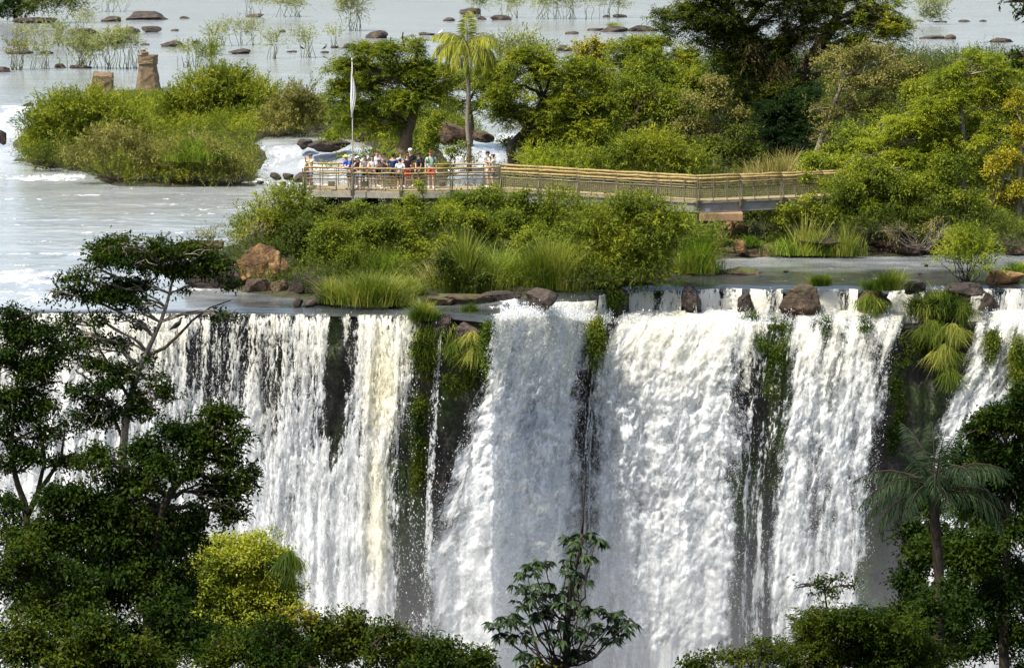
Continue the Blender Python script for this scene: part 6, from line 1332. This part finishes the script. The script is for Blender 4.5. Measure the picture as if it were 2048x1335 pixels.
BF = [W(1003, 150.4), W(1388, 144.6), W(1420, 144.7), W(1660, 147.2), W(1800, 149)]
BB = [W(1003, 152.2), W(1392, 146.0), W(1420, 146.1), W(1660, 148.6), W(1800, 150.4)]
root = thing('footbridge', 'long steel footbridge with tan handrails kinked over the rocks', 'footbridge', W(1390, 145, 0)); off = np.array(root.location)
mb = MB()
for k in range(4):
    a, b, c, d = BF[k], BF[k + 1], BB[k + 1], BB[k]; t = UPV * .07
    mb.add([a, b, c, d, a - t, b - t, c - t, d - t], [(0, 1, 2, 3), (7, 6, 5, 4), (0, 4, 5, 1), (2, 6, 7, 3), (3, 7, 4, 0), (1, 5, 6, 2)])
mb.build('deck', M_DECK, root, off)
for Q, sg in ((BF, -1), (BB, 1)):
    mb = MB()
    for a, b in zip(Q[:-1], Q[1:]):
        s = np.array([0, -.05 * sg, 0])
        mb.beam(a - UPV * .3 + s, b - UPV * .3 + s, .03, .42); mb.beam(a - UPV * .09 + s, b - UPV * .09 + s, .16, .03); mb.beam(a - UPV * .52 + s, b - UPV * .52 + s, .2, .035)
    gd = mb.build('girder', M_GIRD, root, off); mb = MB()
    for a, b in zip(Q[:-1], Q[1:]):
        s = np.array([0, -.17 * sg, 0]); mb.beam(a - UPV * .55 + s, b - UPV * .55 + s, .05, .07)
    mb.build('lower_flange', M_RAIL, root, off)
mb = MB(); L = plen(BF)
for k in range(int(L / 1.1)):
    a, _ = poly_at(BF, k * 1.1); b, _ = poly_at(BB, k * 1.1); mb.beam(a - UPV * .25, b - UPV * .25, .06, .14)
mb.build('cross_beams', M_GIRD, root, off)['kind'] = 'stuff'
railing(root, off, BF, (0, -1, 0), rails=((1.06, .065), (.88, .065), (.62, .04))); railing(root, off, BB, (0, 1, 0), brace=False, rails=((1.06, .065), (.88, .065), (.62, .04)))
p = W(1440, 145.2, 0); s = ppm(145)
mb = MB(); mb.box((0, 0, 0), (88 / s, 1.9, 17 / s), bev=.03); o = mb.build('bridge_support', M_BROWNC); o.location = (p[0], p[1] + .3, DZ - .56 - 8.5 / s); tag(o, 'brown concrete slab carrying the bridge kink above the boulders', 'bridge support')
mb = MB(); mb.box((-22 / s, .2, -.5), (20 / s, 1.2, 1.2), bev=.03); o2 = mb.build('foundation', M_PILL, o); o2.location = (0, 0, -.3)

# flagpole with a limp white flag
p = W(706, 149.45); root = thing('flagpole', 'tall thin flagpole with a limp white flag at the platform rail', 'flagpole', p); s = ppm(149.5)
mb = MB(); mb.tube([(0, 0, -.4), (0, 0, 3), (0, 0, 6.35)], [.035, .03, .022], 7); po = mb.build('pole', plain_mat('pole_paint', (.42, .38, .32), .5, .4, .2), root); mb = MB(); mb.tube([(0, 0, 6.35), (0, 0, 6.43), (0, 0, 6.5)], [.045, .05, .01], 7); mb.build('finial', po.data.materials[0], po)
nz, nx = 40, 26; V = []
for i in range(nz):
    t = i / (nz - 1); z = 5.85 - 2.25 * t
    wd = .05 + .24 * math.sin(math.pi * min(t * 1.05 + .05, 1)) ** .8 * (1 - .35 * t)
    for j in range(nx):
        u = j / (nx - 1); fold = math.sin(u * 15 + t * 2.5) * .075 * (.4 + .6 * u) * (1 - .25 * t)
        V.append((-.02 + (u - .35) * wd + .03 * math.sin(t * 5), fold - .02, z - .35 * u * (1 - t) + .04 * math.sin(u * 9 + t * 3)))
m, t_n, o_n = nt('flag_cloth'); pb = bsdf(t_n, None, (.78, .77, .75), .85, .1); tb = t_n.nodes.new('ShaderNodeBsdfTranslucent'); tb.inputs[0].default_value = (.78, .77, .75, 1)
mxs = t_n.nodes.new('ShaderNodeMixShader'); mxs.inputs[0].default_value = .3; t_n.links.new(pb.outputs[0], mxs.inputs[1]); t_n.links.new(tb.outputs[0], mxs.inputs[2]); t_n.links.new(mxs.outputs[0], o_n.inputs[0])
link('flag', np_mesh('flag', np.array(V), grid_faces(nz, nx), True), m, root)
# ================================================================ people on the platform
def skin_tone(n, c): return plain_mat(n, c, .55, .3, .06, 20, .02)
SK = [skin_tone('skin_tan', (.46, .27, .17)), skin_tone('skin_fair', (.58, .37, .26)), skin_tone('skin_brown', (.33, .19, .11))]
_cl = {}
def cloth(c):
    k = tuple(round(x, 3) for x in c)
    if k not in _cl: _cl[k] = plain_mat('cloth', c, .85, .15, .12, 14, .15)
    return _cl[k]
def striped():
    m, t, out = nt('striped_cloth'); co = coords(t); w_ = t.nodes.new('ShaderNodeTexWave'); w_.bands_direction = 'X'; w_.inputs['Scale'].default_value = 3.6; t.links.new(co, w_.inputs[0])
    bsdf(t, out, ramp(t, w_.outputs['Fac'], [(.45, (.75, .78, .8)), (.55, (.20, .42, .72))]), .85, .15); return m
HAIR_D = plain_mat('hair_dark', (.018, .013, .010), .6, .3, .3, 30, .4); HAIR_B = plain_mat('hair_brown', (.07, .04, .02), .6, .3, .3, 30, .4); M_SHOE = plain_mat('shoes', (.62, .60, .57), .7); M_SHOED = plain_mat('dark_shoes', (.05, .045, .04), .7)
M_EYE = plain_mat('eyes', (.03, .02, .015), .3, .5)
def join(dst, mb):
    bm = bmesh.new(); bm.from_mesh(dst); me2 = bpy.data.meshes.new('tmp'); me2.from_pydata(mb.v, [], mb.f); me2.polygons.foreach_set('use_smooth', [True] * len(me2.polygons)); bm.from_mesh(me2); bm.to_mesh(dst); bm.free(); bpy.data.meshes.remove(me2); dst.update()
def person(label, px, Y, face, H, pose, skin, shirt, legs, hair='short', hat=None, long_legs=False, female=False, shoes=M_SHOE, pack=None, sleeves=True, lean=0.0, band=None, kid=False):
    """face: degrees, 0 = towards the camera, 90 = towards the right of the photo"""
    loc = W(px, Y); root = thing('person', label, 'person', loc, rz=R(face)); k = H / 1.72
    sh = (.165 if female else .19); hw = (.10 if female else .09); bulk = .9 if female else 1.0
    j = {'pel': (0, 0, .95), 'sp': (0, -.2 * lean, 1.13), 'ch': (0, -.5 * lean, 1.31), 'nk': (0, -.8 * lean, 1.46), 'hb': (0, -.9 * lean - .02, 1.53), 'hm': (0, -.95 * lean - .025, 1.61), 'ht': (0, -.95 * lean - .01, 1.675)}
    for s, n in ((-1, 'l'), (1, 'r')):
        po = pose[0] if (isinstance(pose, (list, tuple)) and s < 0) else (pose[1] if isinstance(pose, (list, tuple)) else pose)
        dy = -.55 * lean
        j['s' + n] = (sh * s, dy, 1.40)
        e, w_, h = {'down': ((.25, .04, 1.13), (.25, -.05, .88), (.245, -.09, .80)), 'rail': ((.25, -.14, 1.17), (.15, -.36, 1.12), (.10, -.42, 1.11)), 'camera': ((.25, -.17, 1.27), (.09, -.25, 1.52), (.05, -.26, 1.58)), 'phone': ((.23, -.12, 1.17), (.12, -.32, 1.33), (.08, -.35, 1.38)), 'hip': ((.31, .06, 1.17), (.2, -.04, .98), (.15, -.06, .95)), 'hug': ((.3, -.1, 1.3), (.36, -.3, 1.36), (.33, -.38, 1.38))}[po]
        for nm, q in (('e', e), ('w', w_), ('h', h)): j[nm + n] = (q[0] * s * (sh / .19 * .5 + .5), q[1] + dy, q[2])
        j['hp' + n] = (hw * s, 0, .90); j['k' + n] = (hw * 1.12 * s, -.02 - .01 * s, .50); j['a' + n] = (hw * 1.15 * s, .03, .09); j['t' + n] = (hw * 1.3 * s, -.12, .04)
    J = {n: np.array(v) * k for n, v in j.items()}
    def sk(name, chain, rad, root_i=0, sub=2):
        names = list(rad); idx = {n: i for i, n in enumerate(names)}
        return skin_mesh(name, [J[n] for n in names], [(idx[a], idx[b]) for a, b in chain], [(np.array(rad[n]) * k if hasattr(rad[n], '__len__') else rad[n] * k) for n in names], sub, root_i)
    b = bulk
    rad = {'pel': (.14 * b, .10), 'sp': (.12 * b, .09), 'ch': (.145 * b, .10), 'nk': .058, 'hb': .066, 'hm': (.078, .098), 'ht': (.062, .08)}
    ch = [('pel', 'sp'), ('sp', 'ch'), ('ch', 'nk'), ('nk', 'hb'), ('hb', 'hm'), ('hm', 'ht')]
    for n in 'lr':
        rad.update({'s' + n: .058 * b, 'e' + n: .042 * b, 'w' + n: .03, 'h' + n: (.036, .02), 'hp' + n: .092, 'k' + n: .06, 'a' + n: .042, 't' + n: (.04, .03)})
        ch += [('ch', 's' + n), ('s' + n, 'e' + n), ('e' + n, 'w' + n), ('w' + n, 'h' + n), ('pel', 'hp' + n), ('hp' + n, 'k' + n), ('k' + n, 'a' + n), ('a' + n, 't' + n)]
    body = sk('body', ch, rad)
    mb = MB(); hm = J['hm']
    mb.tube([hm + np.array([0, -.085, .02]) * k, hm + np.array([0, -.118, -.012]) * k, hm + np.array([0, -.09, -.025]) * k], [.008 * k, .016 * k, .006 * k], 6)
    for s in (-1, 1): mb.tube([hm + np.array([s * .072, .01, .02]) * k, hm + np.array([s * .09, .015, .0]) * k, hm + np.array([s * .074, .01, -.03]) * k], [.008 * k, .02 * k, .008 * k], 6)
    for n, s in (('l', -1), ('r', 1)):
        hd = J['h' + n]; dv = nrm(hd - J['w' + n]); sd = nrm(np.cross(dv, UPV + np.array([.2, .1, 0]))) 
        for q, (o_, ln) in enumerate(((-.027, .06), (-.009, .075), (.009, .08), (.027, .068))):
            a = hd + dv * .02 * k + sd * o_ * k; c1 = a + dv * ln * .55 * k; c2 = c1 + (dv * .6 - UPV * .55) * ln * .5 * k; mb.tube([a, c1, c2], [.010 * k, .009 * k, .006 * k], 5)
        a = hd - dv * .02 * k + sd * .03 * k; mb.tube([a, a + (sd * .8 + dv * .5) * .035 * k, a + (sd * .8 + dv * 1.3) * .055 * k], [.012 * k, .010 * k, .007 * k], 5)
    join(body, mb); bo = link('body', body, skin, root)
    mb = MB()
    for s in (-1, 1): mb.tube([hm + np.array([s * .03, -.088, .022]) * k, hm + np.array([s * .03, -.1, .022]) * k], [.011 * k, .008 * k], 6)
    mb.build('eyes', M_EYE, bo)
    # shirt
    J['cw'] = (J['pel'] + J['sp']) / 2 - np.array([0, 0, .10]) * k; J['nk2'] = J['nk'] - np.array([0, 0, .04]) * k
    rad = {'cw': (.158 * b, .122), 'sp': (.145 * b, .115), 'ch': (.165 * b, .122), 'nk2': .078}; ch = [('cw', 'sp'), ('sp', 'ch'), ('ch', 'nk2')]
    for n in 'lr':
        J['se' + n] = J['s' + n] + (J['e' + n] - J['s' + n]) * (.75 if sleeves else .12)
        rad.update({'s' + n: .075 * b, 'se' + n: .066 * b if sleeves else .06}); ch += [('ch', 's' + n), ('s' + n, 'se' + n)]
    link('shirt', sk('shirt', ch, rad), shirt if not isinstance(shirt, tuple) else cloth(shirt), root)
    J['wa'] = J['pel'] + np.array([0, 0, .06]) * k
    rad = {'wa': (.15 * b, .115), 'pel': (.158 * b, .122)}; ch = [('wa', 'pel')]
    for n in 'lr':
        f = .93 if long_legs else .82; lo = 'a' + n if long_legs else 'k' + n
        J['le' + n] = J['hp' + n] + (J['k' + n] - J['hp' + n]) * f if not long_legs else J['a' + n] + np.array([0, 0, .03]) * k
        rad['hp' + n] = .105
        if long_legs: J['kk' + n] = J['k' + n]; rad['kk' + n] = .078; rad['le' + n] = .06; ch += [('pel', 'hp' + n), ('hp' + n, 'kk' + n), ('kk' + n, 'le' + n)]
        else: rad['le' + n] = .094; ch += [('pel', 'hp' + n), ('hp' + n, 'le' + n)]
    link('trousers' if long_legs else 'shorts', sk('shorts', ch, rad), cloth(legs), root)
    for n in 'lr':
        mb = MB(); a, t_ = J['a' + n], J['t' + n]
        mb.tube([a + np.array([0, .045, -.045]) * k, a + np.array([0, .0, -.03]) * k, (a + t_) / 2 - np.array([0, 0, .01]) * k, t_ + np.array([0, -.02, -.005]) * k, t_ + np.array([0, -.06, -.01]) * k], [.035 * k, .055 * k, .05 * k, .045 * k, .02 * k], 8)
        mb.build('shoe', shoes, root)
    # hair or hat
    c = hm + np.array([0, .012, .025]) * k
    v, f = ICO4; v = v * np.array([.088, .108, .095]) * k
    if hair != 'none':
        keep = (v[:, 2] > .015 * k) | (v[:, 1] > .02 * k)
        if hair == 'long': v = v.copy(); v[:, 2] = np.where((v[:, 1] > 0) & (v[:, 2] < 0), v[:, 2] * 2.6, v[:, 2])
        ff = f[keep[f].all(1)]
        ho = link('hair', np_mesh('hair', v * (1 + .03 * fbm(v[:, 0] * 40, v[:, 1] * 40, v[:, 2] * 40, 2))[:, None] + c, ff, True), HAIR_B if hair == 'brown' else HAIR_D, root)
        if hair == 'bun':
            mb = MB(); q = c + np.array([0, .09, .07]) * k; mb.tube([q - UPV * .035 * k, q - UPV * .02 * k, q + UPV * .015 * k, q + UPV * .035 * k], [.015 * k, .04 * k, .04 * k, .01 * k], 8); mb.build('hair_bun', HAIR_D, ho)
    if hat:
        mb = MB(); q = c + UPV * .035 * k; rr = .1 * k
        mb.tube([q, q + UPV * .03 * k, q + UPV * .065 * k, q + UPV * .082 * k], [rr * 1.04, rr, rr * .75, rr * .25], 14)
        hob = mb.build('hat' if hat[1] == 'wide' else 'cap', cloth(hat[0]), root); mb = MB()
        if hat[1] == 'wide': mb.tube([q + UPV * .004, q + UPV * .012 * k], [.19 * k, .17 * k], 16)
        else: mb.beam(q + np.array([0, -.08, .008]) * k, q + np.array([0, -.18, -.004]) * k, .14 * k, .012 * k)
        mb.build('brim', cloth(hat[0]), hob)
    if pack:
        mb = MB(); q = J['ch'] + np.array([0, .2, -.05]) * k; mb.box(q, (.28 * k, .17 * k, .42 * k), bev=.04 * k); mb.box(q + np.array([0, .1, -.08]) * k, (.2 * k, .06 * k, .18 * k), bev=.02 * k); bp = mb.build('backpack', cloth(pack), root)
        for s in (-1, 1): mb = MB(); mb.tube([q + np.array([s * .1, -.06, .18]) * k, J['ch'] + np.array([s * .11, -.0, .155]) * k, J['ch'] + np.array([s * .12, -.13, .06]) * k, J['ch'] + np.array([s * .12, -.12, -.1]) * k, q + np.array([s * .12, -.08, -.16]) * k], .02 * k, 5); mb.build('strap', cloth(pack), bp)
    if band == 'camera':
        mb = MB(); q = (J['hl'] + J['hr']) / 2 + np.array([0, -.05, .02]) * k; mb.box(q, (.13 * k, .07 * k, .09 * k), bev=.01); mb.tube([q + np.array([0, -.02, 0]), q + np.array([0, -.13, 0]) * k], [.035 * k, .04 * k], 8)
        o = mb.build('camera', M_SHOED); o.matrix_world = root.matrix_basis.copy(); tag(o, 'small dark camera raised by the person in charcoal t-shirt and slate shorts', 'camera')
        o.location = root.location; o.rotation_euler = root.rotation_euler
    return root
PEOPLE = [
 ('person in beige shirt and blue shorts photographing alone at the left end', 622, 151.4, -60, 1.68, 'camera', 0, (.60, .50, .32), (.10, .17, .28), dict(hat=((.10, .10, .12), 'cap'))),
 ('person in a bright blue shirt and yellow sun hat leaning on the rail', 699, 150.55, -50, 1.68, 'rail', 1, (.04, .10, .50), (.05, .06, .10), dict(hat=((.70, .55, .16), 'wide'), lean=.22)),
 ('person in black clothes half hidden behind the blue shirt', 711, 151.6, -20, 1.66, 'down', 0, (.02, .02, .022), (.04, .04, .045), dict(long_legs=True)),
 ('person with a pale blue cap, black tank top and denim shorts at the rail', 719, 150.5, -35, 1.63, 'rail', 1, (.025, .025, .03), (.14, .27, .38), dict(female=True, hat=((.35, .62, .72), 'cap'), lean=.16, sleeves=False, hair='long')),
 ('person in a grey tank top with dark hair leaning on the rail', 732, 150.55, -15, 1.68, 'rail', 0, (.22, .21, .21), (.05, .05, .055), dict(female=True, lean=.12, sleeves=False, hair='long')),
 ('person in a light grey top and black shorts leaning on the rail', 746, 150.5, -10, 1.66, 'rail', 1, (.52, .50, .50), (.025, .025, .03), dict(female=True, lean=.10, hair='long')),
 ('person in a white t-shirt standing behind the rail leaners', 754, 151.6, 25, 1.80, 'down', 0, (.78, .77, .76), (.03, .03, .035), dict()),
 ('person mostly hidden behind the white t-shirt', 761, 152.1, 0, 1.64, 'down', 1, (.30, .12, .10), (.05, .05, .05), dict(female=True, hair='brown', long_legs=True)),
 ('person in a charcoal t-shirt and slate shorts taking a photo at the rail', 769, 150.6, -35, 1.77, 'phone', 0, (.075, .08, .085), (.13, .17, .23), dict(band='camera')),
 ('person in a navy t-shirt standing with back turned', 786, 151.0, 170, 1.72, 'down', 0, (.018, .04, .13), (.05, .06, .08), dict(hat=((.03, .03, .04), 'cap'))),
 ('child in a white and blue striped jersey and black shorts seen from behind', 800, 150.5, 165, 1.52, ('hip', 'down'), 0, 'stripe', (.02, .02, .022), dict(shoes=M_SHOE)),
 ('person in a grey cap and pale blue shirt behind the striped jersey', 802, 151.7, 20, 1.74, 'down', 0, (.38, .45, .52), (.06, .06, .07), dict(hat=((.06, .06, .07), 'cap'), long_legs=True)),
 ('person in a dark vest and red shorts right of the striped jersey', 815, 151.0, 30, 1.70, 'hip', 0, (.05, .03, .04), (.55, .03, .03), dict(hat=((.10, .03, .04), 'cap'), sleeves=False)),
 ('tall person in a black t-shirt and white cap', 821, 152.0, -10, 1.88, 'down', 1, (.018, .018, .02), (.06, .055, .05), dict(hat=((.66, .64, .60), 'cap'))),
 ('person in a black t-shirt wearing a dark backpack', 838, 151.2, -70, 1.76, 'down', 2, (.022, .026, .04), (.05, .055, .065), dict(pack=(.03, .03, .04), hat=((.035, .035, .04), 'cap'))),
 ('bearded person in a sage green shirt, red shorts and dark red cap', 862, 151.1, 5, 1.84, 'down', 1, (.30, .40, .28), (.62, .05, .05), dict(hat=((.10, .03, .03), 'cap'), pack=(.06, .07, .08), band='beard')),
 ('person in a beige shirt with a dark backpack standing apart on the right', 976, 151.5, -75, 1.78, 'down', 0, (.42, .42, .33), (.50, .47, .40), dict(hat=((.03, .03, .04), 'cap'), pack=(.05, .05, .055))),
 ('dark haired person in a cream top embraced beside the backpack wearer', 986, 151.4, -95, 1.66, 'hug', 1, (.66, .62, .52), (.10, .10, .11), dict(female=True, sleeves=False, hair='bun')),
]
STR = striped()
for i, (lab, px, Y, fc, H, pose, s_, shirt, legs, kw) in enumerate(PEOPLE):
    fac = kw.pop('hat', None)
    if fac and 'hair' not in kw: kw['hair'] = 'short'
    beard = kw.get('band') == 'beard'
    if beard: kw.pop('band')
    rt = person(lab, px, Y, fc, H, pose, SK[s_], STR if shirt == 'stripe' else shirt, legs, hat=fac, **kw)
    if beard:
        k = H / 1.72; mb = MB(); q = np.array([0, -.07, 1.55]) * k; mb.tube([q + np.array([-.05, .03, .02]), q + np.array([-.02, -.01, -.02]), q + np.array([.02, -.01, -.02]), q + np.array([.05, .03, .02])], [.02, .035, .035, .02], 7); mb.build('beard', HAIR_B, rt)
p = W(884, 150.9)
# a bottle in the hand of the man in green
p = W(860, 150.75); mb = MB(); mb.tube([(0, 0, 0), (0, 0, .16), (0, 0, .19), (0, 0, .23)], [.035, .035, .018, .018], 8); o = mb.build('water_bottle', plain_mat('bottle_blue', (.25, .5, .75), .3, .5)); o.location = (p[0] - .12, p[1], DZ + 1.02)
tag(o, 'blue water bottle held by the person in sage green', 'bottle')
